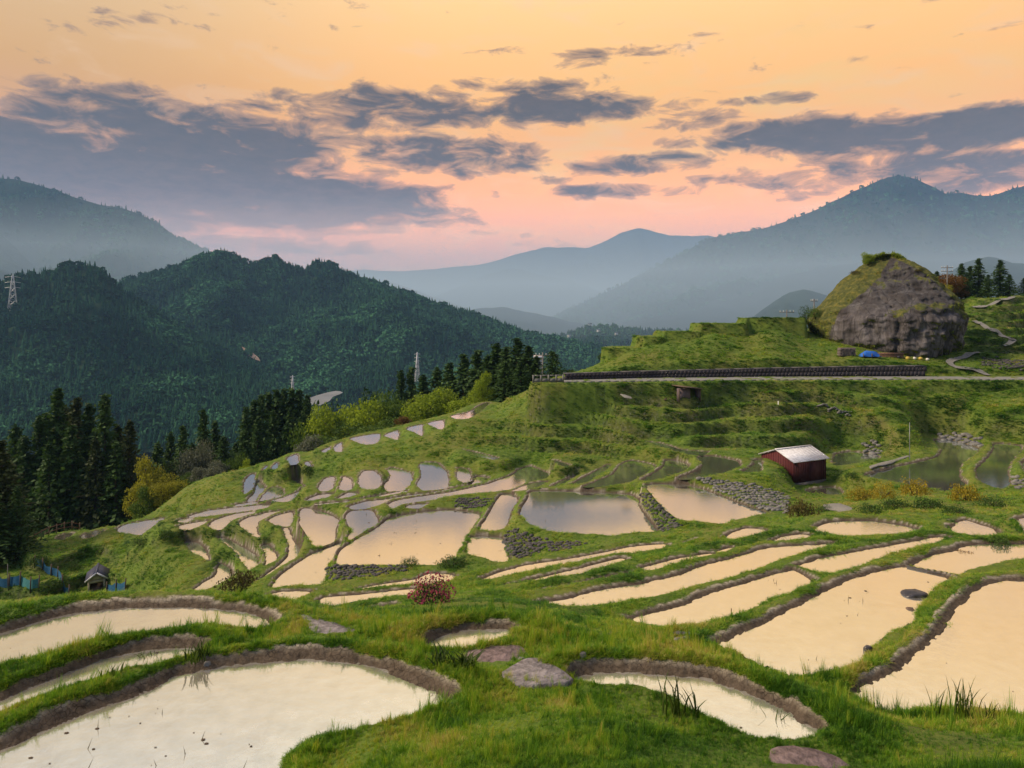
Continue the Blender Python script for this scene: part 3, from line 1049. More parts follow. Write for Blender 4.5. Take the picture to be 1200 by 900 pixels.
def mountain(name, ridge, D, near, base, mat, nu=240, nv=70, spur=0.10, ns=400.0, Dvar=0.0, power=1.25, back=0.5, seed=0, jag=0.6, **kw):
    """a wooded range: its crest stands at distance D, its flank comes down to the valley at distance near"""
    u = np.linspace((ridge[0][0] - 600) / F, (ridge[-1][0] - 600) / F, nu)
    row = ridge_interp(ridge, u) + fbm(u * 60 + seed, u * 0 + seed, 4) * jag * 2
    v = np.concatenate([np.linspace(0, 1, nv), 1 + np.linspace(0, 1, 12)[1:] * 1.0])
    Vv, Uu = np.meshgrid(v, u, indexing='ij')
    Dr = D * (1 + Dvar * np.sin(u * 9 + seed))
    top = (HZ - row) / F * Dr
    Y = near + (Dr[None, :] - near) * np.minimum(Vv, 1) + (Vv > 1) * (Vv - 1) * D * back
    X = Uu * Y
    prof = np.where(Vv <= 1, Vv ** power, 1 - (Vv - 1) * 0.9)
    H = base + (top[None, :] - base) * prof
    env = np.where(Vv <= 1, np.sin(np.pi * Vv ** 0.8) ** 0.8, 0.0)
    amp = spur * (top[None, :] - base)
    n = ridged(X / ns + seed * 3.1, Y / (ns * 1.6) + seed, 4)
    H = H + env * amp * (n - 0.45)
    kk = np.arange(u.size * v.size).reshape(v.size, u.size)
    q = np.stack([kk[:-1, :-1], kk[:-1, 1:], kk[1:, 1:], kk[1:, :-1]], -1).reshape(-1, 4)
    # ends of the range come down to the plain
    me = new_mesh(name, np.stack([X, Y, H], -1).reshape(-1, 3), q, mat, True)
    o = link(name, me, kind='structure')
    return X, Y, H, u, v


H2 = [(-900, 420), (-500, 350), (-200, 335), (-60, 330), (0, 329), (30, 322), (62, 320), (76, 311), (118, 312), (128, 328), (150, 345), (180, 362), (215, 385), (250, 408), (290, 428), (325, 446), (350, 462), (385, 476), (400, 492)]
H1 = [(60, 400), (100, 356), (140, 332), (175, 322), (205, 315), (235, 302), (262, 297), (282, 305), (300, 311), (320, 303), (345, 314), (358, 315), (372, 306), (392, 312), (420, 325), (450, 335), (480, 346), (510, 357),
      (540, 365), (570, 374), (600, 386), (620, 393), (650, 397), (690, 406), (760, 425), (830, 440)]
H4 = [(560, 400), (600, 397), (630, 396), (665, 392), (690, 385), (715, 384), (742, 387), (790, 390), (860, 396), (950, 410), (1040, 420)]
H5 = [(500, 375), (530, 368), (560, 362), (590, 360), (620, 366), (650, 372), (690, 382), (720, 392), (780, 400)]
H6 = [(400, 350), (430, 337), (455, 330), (480, 337), (505, 347), (520, 350), (560, 365), (600, 370), (650, 380)]
H7 = [(440, 372), (480, 356), (515, 345), (555, 328), (585, 317), (602, 314), (630, 322), (665, 328), (700, 340), (760, 360)]
H8 = [(300, 335), (380, 318), (425, 316), (470, 318), (520, 314), (560, 311), (600, 300), (622, 294), (640, 290), (665, 290), (690, 291), (712, 281), (728, 273), (748, 267), (765, 271), (785, 276), (830, 276), (900, 290), (1000, 300)]
H9 = [(560, 405), (620, 390), (650, 372), (690, 352), (730, 333), (765, 315), (800, 296), (832, 279), (865, 272), (895, 268), (925, 258), (950, 248), (975, 237), (1000, 225), (1020, 216), (1040, 208), (1055, 206), (1075, 210), (1095, 220), (1108, 227), (1125, 226), (1145, 230), (1165, 229), (1185, 222),
      (1205, 217), (1240, 205), (1300, 215), (1500, 190), (1800, 240), (2300, 260)]
H10 = [(650, 402), (700, 385), (735, 375), (770, 362), (800, 356), (830, 349), (870, 338), (900, 328), (960, 315), (1050, 300), (1200, 290), (1500, 300)]
H11 = [(850, 395), (870, 380), (890, 366), (908, 352), (925, 342), (942, 339), (960, 343), (985, 352), (1010, 355), (1050, 345), (1100, 325), (1130, 308), (1160, 300), (1185, 308), (1230, 312), (1400, 300)]
H3 = [(-1500, 260), (-900, 200), (-400, 235), (-150, 225), (-60, 214), (0, 210), (18, 210), (40, 216), (60, 221), (90, 232), (112, 239), (140, 243), (165, 252), (182, 260), (195, 269), (205, 277), (225, 285), (250, 296), (290, 318), (340, 350)]
H3b = [(-600, 250), (-300, 240), (-100, 262), (0, 273), (18, 290), (32, 305), (50, 318), (75, 335), (100, 350)]

M_NEARHILL = mountain_material('cedar_hill', (.010, .022, .012, 1), (.026, .048, .022, 1), 0.06)
h2 = mountain('hill', H2, 950, 560, -115, M_NEARHILL, nu=200, nv=60, spur=.16, ns=230, seed=2)
h1 = mountain('hill', H1, 1400, 830, -125, M_NEARHILL, nu=240, nv=60, spur=.20, ns=260, seed=5)
mountain('mountain', H3b, 2500, 1500, -120, M_MID, spur=.12, seed=4, nu=140)
h3 = mountain('mountain', H3, 3100, 1700, -120, M_MID, spur=.13, seed=3, ns=500)
h4 = mountain('hill', H4, 1900, 1300, -120, M_MID, spur=.25, seed=6, nu=140, ns=180)
mountain('hill', H11, 2300, 1500, -100, M_MID, spur=.15, seed=8, nu=140, ns=250)
mountain('mountain', H5, 3300, 2400, -120, M_FAR, spur=.15, seed=9, nu=140)
mountain('mountain', H10, 3500, 2500, -120, M_FAR, spur=.10, seed=10, nu=140)
h9 = mountain('mountain', H9, 4300, 3000, -120, M_FAR, spur=.14, seed=12, nu=360, nv=90, ns=600)
mountain('mountain', H6, 5200, 4300, -120, M_FAR, spur=.1, seed=13, nu=140)
mountain('mountain', H7, 6600, 5200, -120, M_FAR, spur=.1, seed=14, nu=140, ns=800)
mountain('mountain', H8, 8600, 7000, -120, M_FAR, spur=.12, seed=15, nu=200, ns=900)
# valley between the terraces and the hills
vu = np.concatenate([np.linspace(-3, -1, 20)[:-1], np.linspace(-1, 1, 160), np.linspace(1, 3, 20)[1:]])
vy = np.exp(np.linspace(math.log(118), math.log(2600), 90))
VY, VU = np.meshgrid(vy, vu, indexing='ij')
VX = VU * VY
_t = np.clip((VY - 118) / 360, 0, 1)
vz0 = base_z(VX[:1] * 1.0, VY[:1] * 1.0)
VZ = (vz0 - 3.0) * (1 - _t) ** 1.5 + (-122) * (1 - (1 - _t) ** 1.5) + fbm(VX / 60, VY / 60, 4) * 10 * sstep(.05, .4, _t) * sstep(900, 500, VY)
VZ -= 16 * sstep(0, .05, _t)
kk = np.arange(VZ.size).reshape(VZ.shape)
q = np.stack([kk[:-1, :-1], kk[:-1, 1:], kk[1:, 1:], kk[1:, :-1]], -1).reshape(-1, 4)
link('valley', new_mesh('valley', np.stack([VX, VY, VZ], -1).reshape(-1, 3), q, M_NEARHILL, True), kind='structure')
# the country beyond, one sheet out to the horizon
s_ = 30000
link('plain', new_mesh('plain', [(-s_, -s_, -160), (s_, -s_, -160), (s_, s_, -160), (-s_, s_, -160)], [(0, 1, 2, 3)], M_FAR), kind='structure')

# ------------------------------------------------------------------ trees
def leaf_quads(C, size, rs, up=0.5, aspect=0.5, droop=None):
    """small bent leaf pieces round the points C -> vertices, quads"""
    n = len(C)
    a = rs.normal(size=(n, 3))
    if droop is not None:
        a = a * 0.55 + droop
    a /= np.linalg.norm(a, axis=1, keepdims=True)
    b = rs.normal(size=(n, 3))
    b[:, 2] *= (1 - up)
    b = np.cross(a, np.cross(b, a))
    b /= np.linalg.norm(b, axis=1, keepdims=True) + 1e-9
    s = (size * (0.6 + 0.8 * rs.random(n)))[:, None]
    v = np.stack([C - a * s * .5, C + b * s * aspect * .5, C + a * s * .5, C - b * s * aspect * .5], 1)
    return v.reshape(-1, 3), np.arange(n * 4).reshape(n, 4)


def conifer(seed, nb=330, k=7, w=0.19, bare=0.07, sz=0.036, shape=1.0):
    """unit-height cedar: crown mesh data, trunk mesh data"""
    rs = np.random.default_rng(seed)
    C = []
    D = []
    for i in range(nb):
        t = bare + (1 - bare) * (i + rs.random()) / nb
        t = t ** 0.93
        R = w * (1 - t) ** shape * (0.72 + 0.5 * rs.random()) * min(1, (t - bare + .05) / .12) + 0.006
        R *= 1 + 0.12 * math.sin(t * 31 + seed) * (1 - t)
        ang = rs.random() * 2 * math.pi
        for j in range(k):
            q = (j + 0.6 + rs.random() * .5) / k
            r = R * q
            z = t + R * (0.10 * q - 0.42 * q * q)
            C.append((math.cos(ang) * r + rs.normal() * .007, math.sin(ang) * r + rs.normal() * .007, z + rs.normal() * .006))
            D.append((math.cos(ang) * .8, math.sin(ang) * .8, -0.25 + .3 * (rs.random() - .5)))
    C = np.array(C)
    v, f = leaf_quads(C, sz * (1.15 - 0.5 * C[:, 2]), rs, aspect=0.55, droop=np.array(D))
    crown = new_mesh('crown', v, f)
    mb = MB()
    mb.tube([(0, 0, -0.06), (0.002, 0, 0.3), (-0.001, 0.002, 0.97)], [0.016, 0.011, 0.002], 7)
    for i in range(14):
        t = 0.05 + i * 0.05
        a = rs.random() * 6.28
        mb.tube([(0, 0, t), (math.cos(a) * w * .5, math.sin(a) * w * .5, t + .01)], [0.003, 0.001], 4)
    return crown, mb.mesh('trunk')


def broadleaf(seed, lobes=12, per=900, sz=0.034, spread=0.42, low=0.16):
    """unit-height round-headed tree"""
    rs = np.random.default_rng(seed)
    Cs = []
    mb = MB()
    mb.tube([(0, 0, -.08), (.01, 0, .15), (0, .01, .34)], [.035, .026, .02], 7)
    for i in range(lobes):
        a = i * 2.4 + rs.random()
        q = (i + .5) / lobes
        z = low + (0.82 - low) * q + rs.normal() * .03
        rad = spread * math.sqrt(max(0.05, 1 - ((z - .42) / .52) ** 2)) * (0.35 + .5 * rs.random())
        c = np.array([math.cos(a) * rad, math.sin(a) * rad, z])
        R = 0.15 + 0.09 * rs.random()
        mb.tube([(0, .005, .2 + .12 * q), tuple(c * [.5, .5, .9]), tuple(c)], [.014, .009, .003], 5)
        n = per
        d = rs.normal(size=(n, 3))
        d /= np.linalg.norm(d, axis=1, keepdims=True)
        rr_ = R * (0.55 + 0.5 * rs.random(n)) * (1 + 0.25 * np.sin(d[:, 0] * 7 + i) * np.cos(d[:, 1] * 6))
        P = c + d * rr_[:, None] * [1.1, 1.1, .78]
        Cs.append(P)
    C = np.concatenate(Cs)
    C = C[C[:, 2] > low * .5]
    v, f = leaf_quads(C, np.full(len(C), sz), rs, aspect=0.62)
    return new_mesh('crown', v, f), mb.mesh('trunk')


M_BARK = simple('bark', (.055, .040, .030), .95, .35, 18, .5, stretch=(1, 1, .25))
M_CEDAR = foliage_material('cedar_needles', (.014, .042, .013), (.078, .145, .034), .25)
M_CEDAR2 = foliage_material('cedar_brownish', (.016, .030, .010), (.075, .098, .028), .2)
M_LIME = foliage_material('fresh_leaves', (.11, .18, .016), (.40, .50, .05), .5)
M_GREEN = foliage_material('green_leaves', (.030, .075, .014), (.15, .23, .035), .35)
M_GOLD = foliage_material('golden_leaves', (.12, .13, .015), (.46, .44, .05), .4)
M_PALE = foliage_material('grey_blossom', (.06, .075, .045), (.22, .235, .18), .25)
M_RUST = foliage_material('rust_leaves', (.07, .035, .012), (.19, .10, .03), .3)
CON = [conifer(11), conifer(12, w=.14, shape=.8), conifer(13, nb=360, w=.23, shape=.9), conifer(14, w=.26, shape=.62, sz=.045)]
BRO = [broadleaf(21), broadleaf(22, 13, spread=.5), broadleaf(23, 9, spread=.36)]
_matted = {}


def with_mat(me, mat):
    k = (me.name, mat.name)
    if k not in _matted:
        c = me.copy()
        c.materials.clear()
        c.materials.append(mat)
        _matted[k] = c
    return _matted[k]


def far_z(x, y):
    if y < 149:
        return ground_z(x, y)
    return float(np.interp(y, [149, 500], [-60, -118]))


def tree(name, kind, px, top, d, half, label, cat, group, mat):
    """a tree whose tip shows at photo (px, top); its foot stands on the ground at distance d"""
    x = (px - 600) / F * d
    z0 = far_z(x, d)
    h = (HZ - top) / F * d - z0
    if kind[0] == 'c':
        crown, trunk = CON[int(kind[1])]
        w0 = {0: .17, 1: .14, 2: .20, 3: .26}[int(kind[1])]
    else:
        crown, trunk = BRO[int(kind[1])]
        w0 = .52
    s = half / F * d / w0 * ((1.9 if kind == 'c1' else 2.3) if kind[0] == 'c' else 1.25)
    o = empty(name, (x, d, z0), rng.random() * 6.28, label=label, category=cat, group=group)
    if group is None:
        del o['group']
    s = min(max(s, h * 1.05), h * 2.4) if kind[0] == 'c' else s
    if kind[0] == 'b':
        # low foot hidden behind the bank: let the crown fill its real height
        s = min(max(s, h * .5), h * 1.8)
    o.scale = (s, s, h)
    link('crown', with_mat(crown, mat), o)
    link('trunk', with_mat(trunk, M_BARK), o)
    return o


ORD = ['first', 'second', 'third', 'fourth', 'fifth', 'sixth', 'seventh', 'eighth', 'ninth', 'tenth', 'eleventh', 'twelfth', 'thirteenth', 'fourteenth', 'fifteenth', 'sixteenth']


def rowof(items, name, cat, group, tail, what):
    items = sorted(items, key=lambda q: q[1])
    for i, (kind, px, top, d, half, mat) in enumerate(items):
        half = half * 1.3 if 465 <= px <= 635 else half
        d += 15 if 15 < px < 160 and 60 < d < 72 else 0
        d += 8 if 282 <= px <= 362 and d > 75 else 8 if 180 < px < 280 else 0
        lab = '%s %s from left %s' % (ORD[i], what, tail)
        tree(name, kind, px, top, d, half, lab, cat, group, mat)


rowof([('c0', 68, 457, 65, 20, M_CEDAR), ('c0', 90, 468, 67, 17, M_CEDAR2), ('c2', 46, 490, 64, 22, M_CEDAR), ('c1', 123, 464, 64, 14, M_CEDAR), ('c0', 104, 474, 66, 16, M_CEDAR),
       ('c2', 152, 494, 63.5, 18, M_CEDAR2), ('c2', 28, 512, 63, 20, M_CEDAR), ('c0', 84, 500, 62.5, 20, M_CEDAR), ('c2', 112, 515, 62, 17, M_CEDAR2), ('c0', 136, 520, 62, 16, M_CEDAR),
       ('c2', 58, 520, 61.5, 20, M_CEDAR), ('c2', 76, 478, 68, 20, M_CEDAR2), ('c2', 18, 500, 68, 20, M_CEDAR), ('c0', 55, 486, 69, 20, M_CEDAR), ('c2', 138, 500, 66, 18, M_CEDAR2)],
      'cedar_tree', 'cedar', 'cedars at the left edge of the terraces', 'in the clump behind the wooden fence', 'tall dark cedar')
rowof([('c0', 2, 517, 55, 18, M_CEDAR2), ('c2', -28, 500, 56, 24, M_CEDAR), ('c2', 20, 572, 54, 12, M_CEDAR), ('c0', -8, 575, 53, 18, M_CEDAR)],
      'cedar_tree', 'cedar', 'cedars above the blue nets', 'at the photo edge above the turquoise net', 'shaggy cedar')
rowof([('c0', 214, 500, 76, 13, M_CEDAR), ('c0', 238, 481, 78, 13, M_CEDAR), ('c1', 252, 494, 80, 12, M_CEDAR), ('c2', 262, 512, 75, 14, M_CEDAR), ('c2', 200, 508, 80, 15, M_CEDAR), ('c2', 185, 520, 84, 15, M_CEDAR), ('c2', 225, 520, 73, 15, M_CEDAR),
       ('c2', 276, 520, 84, 13, M_CEDAR)],
      'cedar_tree', 'cedar', 'cedars beyond the low shoulder', 'between golden tree and dense stand', 'dark cedar')
rowof([('c1', 288, 478, 86, 9, M_CEDAR), ('c1', 297, 470, 88, 9, M_CEDAR), ('c1', 306, 464, 88, 9, M_CEDAR), ('c1', 315, 461, 90, 9, M_CEDAR), ('c1', 324, 458, 90, 9, M_CEDAR), ('c1', 333, 457, 90, 9, M_CEDAR),
       ('c1', 342, 456, 90, 9, M_CEDAR), ('c1', 351, 458, 90, 9, M_CEDAR), ('c1', 360, 464, 89, 8, M_CEDAR), ('c2', 302, 490, 82, 13, M_CEDAR), ('c2', 320, 482, 82, 13, M_CEDAR), ('c2', 340, 480, 82, 13, M_CEDAR), ('c2', 356, 486, 82, 11, M_CEDAR),
       ('c2', 286, 505, 80, 13, M_CEDAR)],
      'cedar_tree', 'cedar', 'cedars of the dense stand', 'in the dense stand beside the lime trees', 'slim dark cedar')
rowof([('c0', 470, 435, 100, 10, M_CEDAR), ('c0', 482, 431, 100, 10, M_CEDAR), ('c0', 496, 440, 98, 12, M_CEDAR), ('c2', 512, 432, 98, 15, M_CEDAR), ('c0', 527, 426, 96, 13, M_CEDAR), ('c0', 543, 416, 95, 14, M_CEDAR),
       ('c0', 560, 411, 93, 14, M_CEDAR), ('c2', 572, 417, 90, 15, M_CEDAR), ('c0', 582, 403, 90, 14, M_CEDAR), ('c0', 594, 407, 88, 14, M_CEDAR), ('c0', 606, 397, 86, 14, M_CEDAR), ('c2', 619, 406, 85, 14, M_CEDAR),
       ('c2', 629, 418, 84, 11, M_CEDAR), ('c2', 592, 425, 82, 15, M_CEDAR), ('c2', 610, 424, 81, 14, M_CEDAR)],
      'cedar_tree', 'cedar', 'cedars along the skyline of the ridge', 'in the row climbing towards the road', 'pointed cedar')
tree('conifer_tree', 'c3', 647, 412, 82, 13, 'lone dark rounded conifer beside the utility pole', 'conifer', None, M_CEDAR)
BL = [
    ('b2', 174, 530, 63, 17, M_GOLD, 'tall golden-brown leafy tree against the dark cedars'),
    ('b0', 194, 553, 62, 18, M_GOLD, 'rounded yellow-gold tree right of the dark cedar clump'),
    ('b2', 172, 566, 61, 17, M_GREEN, 'low green tree at the foot of the golden trees'),
    ('b0', 233, 508, 72, 12, M_PALE, 'grey-leaved tree among dark cedars above the first small paddies'),
    ('b1', 248, 540, 69, 17, M_PALE, 'low bush with pale lilac-grey blossom on the shoulder'),
    ('b0', 274, 526, 72, 15, M_GREEN, 'mid green tree between lilac-grey bush and cedar stand'),
    ('b2', 288, 536, 71, 10, M_LIME, 'small yellow-green tree left of the cedar stand'),
    ('b0', 226, 548, 70, 14, M_GREEN, 'dark green bush left of the lilac-grey bush'),
    ('b0', 210, 535, 74, 14, M_CEDAR2, 'dull olive tree between golden tree and grey-leaved tree'),
    ('b1', 372, 478, 78, 22, M_GREEN, 'green leafy tree touching the cedar stand on its right'),
    ('b1', 372, 505, 70, 22, M_PALE, 'pale olive bush below the cedar stand edge'),
    ('b1', 398, 468, 77, 26, M_LIME, 'bright yellow-green tree in front of the river bed'),
    ('b1', 428, 460, 79, 28, M_LIME, 'broad bright green tree in the middle of the leafy row'),
    ('b1', 408, 496, 72, 30, M_GREEN, 'green tree low behind the small skyline paddies'),
    ('b0', 466, 450, 80, 24, M_GREEN, 'tall round olive-green tree in the leafy row'),
    ('b0', 452, 488, 72, 24, M_GREEN, 'low green tree beneath the round olive-green tree'),
    ('b2', 473, 486, 70, 14, M_RUST, 'small brownish bush behind the stepped paddies'),
    ('b1', 506, 455, 78, 28, M_LIME, 'wide light green tree with feathery crown, left of a twin'),
    ('b1', 538, 452, 77, 26, M_LIME, 'wide light green tree nearest to the topmost skyline paddy'),
    ('b2', 566, 433, 82, 12, M_LIME, 'upright light green tree in front of the dark cedar row'),
    ('b0', 427, 447, 100, 16, M_CEDAR, 'dark round tree beside the pale river bed'),
    ('b0', 450, 444, 100, 16, M_CEDAR, 'dark round tree left of the pointed cedar row'),
    ('b0', 398, 458, 108, 14, M_CEDAR, 'dark low tree right at the river bed'),
    ('b1', 664, 430, 84, 14, M_GREEN, 'pale green bush behind the left end of the dark wall'),
    ('b2', 707, 411, 79, 7, M_CEDAR, 'small dark bush on the steep end of the grassy spur'),
    ('b1', 1109, 319, 106, 20, M_RUST, 'round orange-brown tree behind the great boulder'),
    ('b0', 1098, 326, 103, 12, M_GOLD, 'yellowish bush between boulder and orange-brown tree'),
]
for kind, px, top, d, half, mat, lab in BL:
    d += 11 if 165 < px < 200 else 0
    half *= 1.25 if mat in (M_LIME, M_GREEN) and px > 360 else 1
    d += 10 if 365 <= px <= 562 and d < 90 else 8 if 200 < px < 300 else 0
    tree('bush' if 'bush' in lab else 'broadleaf_tree', kind, px, top, d, half, lab, 'bush' if 'bush' in lab else 'tree', None, mat)
rowof([('c0', 1127, 309, 110, 9, M_CEDAR), ('c0', 1137, 312, 112, 8, M_CEDAR), ('c0', 1147, 303, 111, 10, M_CEDAR), ('c2', 1158, 322, 108, 9, M_CEDAR), ('c0', 1172, 305, 112, 12, M_CEDAR), ('c2', 1183, 322, 110, 8, M_CEDAR),
       ('c2', 1098, 318, 112, 7, M_CEDAR), ('c2', 1132, 325, 106, 9, M_CEDAR), ('c2', 1200, 326, 112, 10, M_CEDAR)],
      'cedar_tree', 'cedar', 'cedars behind the boulder', 'in the group behind the great boulder', 'cedar')


# ------------------------------------------------------------------ shrubs standing on the terraces
def shrub_mesh(seed, n=1500, sz=.09, flat=.75, holes=.3):
    rs = np.random.default_rng(seed)
    d = rs.normal(size=(n, 3))
    d[:, 2] = np.abs(d[:, 2])
    d /= np.linalg.norm(d, axis=1, keepdims=True)
    r = (0.55 + 0.45 * rs.random(n)) * (1 + holes * np.sin(d[:, 0] * 6 + seed) * np.cos(d[:, 1] * 5 + 2 * seed))
    C = d * r[:, None] * [1, 1, flat]
    v, f = leaf_quads(C, np.full(n, sz), rs, aspect=.6)
    mb = MB()
    for i in range(9):
        a = rs.random() * 6.28
        mb.tube([(0, 0, -.15), (math.cos(a) * .25, math.sin(a) * .25, .25), (math.cos(a) * .6, math.sin(a) * .6, .5 * flat)], [.03, .02, .006], 4)
    return new_mesh('leaves', v, f), mb.mesh('stems')


SH = [shrub_mesh(31), shrub_mesh(32, 1300, .1, .6), shrub_mesh(33, 1600, .08, .9)]
M_YEL = foliage_material('yellow_shrub', (.10, .10, .012), (.50, .38, .035), .35)
M_OLIVE = foliage_material('olive_shrub', (.035, .035, .010), (.13, .11, .03), .25)
M_DKG = foliage_material('dark_shrub', (.016, .045, .010), (.075, .14, .022), .25)


def shrub(px, py, half, hgt, k, mat, label, cat='shrub', d=None, name='shrub', group=None):
    p = hit(px, py) if d is None else on(px, d)
    s = half / F * p.y
    o = empty(name, p - Vector((0, 0, .02)), rng.random() * 6.28, label=label, category=cat)
    if group:
        o['group'] = group
    o.scale = (s, s, hgt / F * p.y / (.75 if k == 0 else .6 if k == 1 else .9))
    link('leaves', with_mat(SH[k][0], mat), o)
    link('stems', with_mat(SH[k][1], M_BARK), o)
    return o, p


shrub(1010, 586, 17, 16, 0, M_YEL, 'yellow-flowering bush right of the red shed, leftmost of four')
shrub(1036, 584, 16, 20, 2, M_YEL, 'yellow-flowering bush second from the left below the muddy paddy')
shrub(1072, 580, 19, 19, 0, M_YEL, 'yellow-flowering bush in the middle of the row below the muddy paddy')
shrub(1132, 586, 20, 18, 1, M_YEL, 'yellow-flowering bush at the foot of the curved paddy wall')
shrub(938, 604, 17, 18, 1, M_OLIVE, 'olive-yellow shrub in front of the red shed')
shrub(282, 690, 24, 18, 1, M_OLIVE, 'brownish-yellow shrub between the narrow paddies on the left')
for i, (px, py, hw, hh, lab) in enumerate([
        (1050, 596, 18, 11, 'low dark green shrub beneath the middle yellow bush'), (1090, 597, 20, 12, 'dark green shrub right of the middle yellow bush'),
        (1165, 594, 22, 13, 'dark green shrub at the right below the curved wall'), (1120, 603, 18, 10, 'low dark green shrub beneath the rightmost yellow bush'),
        (1020, 600, 16, 9, 'low dark green shrub beside the pale bent slab'), (965, 600, 12, 9, 'small dark green shrub left of the pale bent slab'),
        (1172, 640, 13, 12, 'dark tufty shrub between two small paddies at the right edge'), (1130, 652, 12, 7, 'reddish-green tuft on the grey paddy wall'),
        (480, 663, 13, 9, 'dark shrub growing at the near edge of the big central paddy'), (530, 663, 20, 9, 'broad low shrub right under the big central paddy'),
        (60, 690, 14, 9, 'green shrub right of the turquoise net'), (85, 668, 10, 10, 'dark shrub on the bank behind the little hut'), (45, 668, 14, 13, 'dark shrub where the blue net bends'),
        (195, 632, 10, 9, 'dark shrub at the end of the bank below the leftmost paddy'), (165, 640, 12, 10, 'dark green shrub on the steep green bank'), (1000, 560, 10, 7, 'green shrub beside the small brown paddy'), (361, 561, 9, 9, 'dark shrub under the tiny skyline paddies left of centre')]):
    shrub(px, py, hw, hh, i % 3, M_DKG if i != 7 else M_RUST, lab)
# the azalea in flower
M_AZL = foliage_material('azalea_leaves', (.014, .022, .010), (.06, .05, .025), .2)
M_AZF = foliage_material('azalea_flowers', (.12, .010, .03), (.50, .10, .19), .3)
o, p = shrub(506, 706, 24, 28, 2, M_AZL, 'pink azalea in flower on the grassy mound', 'azalea', name='azalea')
rs_ = np.random.default_rng(5)
dd_ = rs_.normal(size=(240, 3))
dd_[:, 2] = np.abs(dd_[:, 2]) + .15
dd_ /= np.linalg.norm(dd_, axis=1, keepdims=True)
cc_ = dd_ * (1.0 + .22 * np.sin(dd_[:, :1] * 9)) * [1, 1, .95]
vv_, ff_ = leaf_quads(np.repeat(cc_, 4, 0) + rs_.normal(size=(960, 3)) * .03, np.full(960, .085), rs_, aspect=.8)
link('flowers', new_mesh('flowers', vv_, ff_, M_AZF), o)

# ------------------------------------------------------------------ stones
_t5 = (1 + 5 ** .5) / 2
ICO_V = np.array([(-1, _t5, 0), (1, _t5, 0), (-1, -_t5, 0), (1, -_t5, 0), (0, -1, _t5), (0, 1, _t5), (0, -1, -_t5), (0, 1, -_t5), (_t5, 0, -1), (_t5, 0, 1), (-_t5, 0, -1), (-_t5, 0, 1)]) / 1.9
ICO_F = np.array([(0, 11, 5), (0, 5, 1), (0, 1, 7), (0, 7, 10), (0, 10, 11), (1, 5, 9), (5, 11, 4), (11, 10, 2), (10, 7, 6), (7, 1, 8), (3, 9, 4), (3, 4, 2), (3, 2, 6), (3, 6, 8), (3, 8, 9), (4, 9, 5), (2, 4, 11), (6, 2, 10), (8, 6, 7), (9, 8, 1)])
M_STONE = simple('fieldstone', (.15, .145, .14), .9, .5, 2.2, .5)
M_STONE_D = simple('dark_stone', (.07, .066, .066), .9, .45, 3.0, .5)


def stone_wall(poly, size, label, mat=M_STONE, dens=1.0, y0=20, seed=0):
    """dry stone wall: stones bedded into the bank inside a traced patch"""
    rs = np.random.default_rng(100 + seed)
    P = np.array(poly, float)
    lo, hi = P.min(0), P.max(0)
    xm, ym = P.mean(0)
    d0 = hit(xm, ym, y0).y
    spx = size / d0 * F
    V = []
    Fc = []
    n = 0
    yy = lo[1]
    pts = []
    while yy < hi[1]:
        xx = lo[0] + rs.random() * spx
        while xx < hi[0]:
            pts.append((xx + rs.normal() * spx * .12, yy + rs.normal() * spx * .1))
            xx += spx * (.7 + .35 * rs.random())
        yy += spx * .62 / dens
    pts = np.array(pts)
    ins = sdist(pts[:, 0], pts[:, 1], P) < 0
    for x, y in pts[ins]:
        p = hit(x, y, y0)
        if not (d0 * .7 < p.y < d0 * 1.4):
            continue
        s = size * (.42 + .22 * rs.random())
        R = Matrix.Rotation(rs.normal() * .25, 3, 'Z') @ Matrix.Rotation(rs.normal() * .15, 3, 'Y')
        v = np.sign(ICO_V) * np.abs(ICO_V) ** .5 * (1 + .12 * rs.normal(size=(12, 1))) * [s * (.95 + .7 * rs.random()), s * .8, s * .66]
        v = v @ np.array(R.transposed())
        V.append(v + [p.x, p.y - .03, p.z + .02])
        Fc.append(ICO_F + n)
        n += 12
    if not V:
        print('no stones', label)
        return
    c = np.concatenate(V)
    base = Vector((float(c[:, 0].mean()), float(c[:, 1].mean()), float(c[:, 2].min())))
    o = empty('stone_wall', base, label=label, category='wall')
    link('stones', new_mesh('stones', c - np.array(base), np.concatenate(Fc), mat), o, kind='stuff')


stone_wall([(816, 562), (828, 562), (870, 566), (900, 573), (925, 583), (925, 603), (895, 598), (862, 585), (835, 573)], .22, 'grey dry stone wall behind the shadowed paddy left of the red shed', seed=1)
stone_wall([(590, 626), (600, 622), (612, 626), (638, 634), (636, 648), (616, 655), (600, 652), (592, 645)], .22, 'dark stone wall under the left corner of the largest middle paddy', M_STONE_D, seed=2)
stone_wall([(640, 634), (690, 636), (680, 641), (645, 648)], .20, 'dark stone wall under the near edge of the largest middle paddy', M_STONE_D, seed=3)
stone_wall([(748, 580), (757, 578), (775, 595), (792, 612), (800, 618), (775, 625), (768, 612)], .20, 'stone bank between the two bright rectangular paddies', M_STONE_D, seed=4)
stone_wall([(380, 666), (396, 664), (440, 664), (480, 664), (478, 670), (430, 677), (395, 681), (381, 678)], .20, 'dark wall under the near edge of the central paddy', M_STONE_D, seed=5)
stone_wall([(1095, 509), (1120, 509), (1150, 514), (1151, 527), (1128, 521), (1100, 516)], .42, 'pale boulder wall at the far end of the big muddy paddy', seed=6)
stone_wall([(1008, 522), (1030, 520), (1035, 530), (1030, 537), (1015, 532)], .36, 'small grey stone wall behind the muddy pool beside the shed', seed=7)
stone_wall([(535, 586), (560, 584), (576, 585), (566, 597), (548, 596), (532, 594)], .17, 'small dark stone wall behind the far corner of the central paddy', M_STONE_D, seed=8)
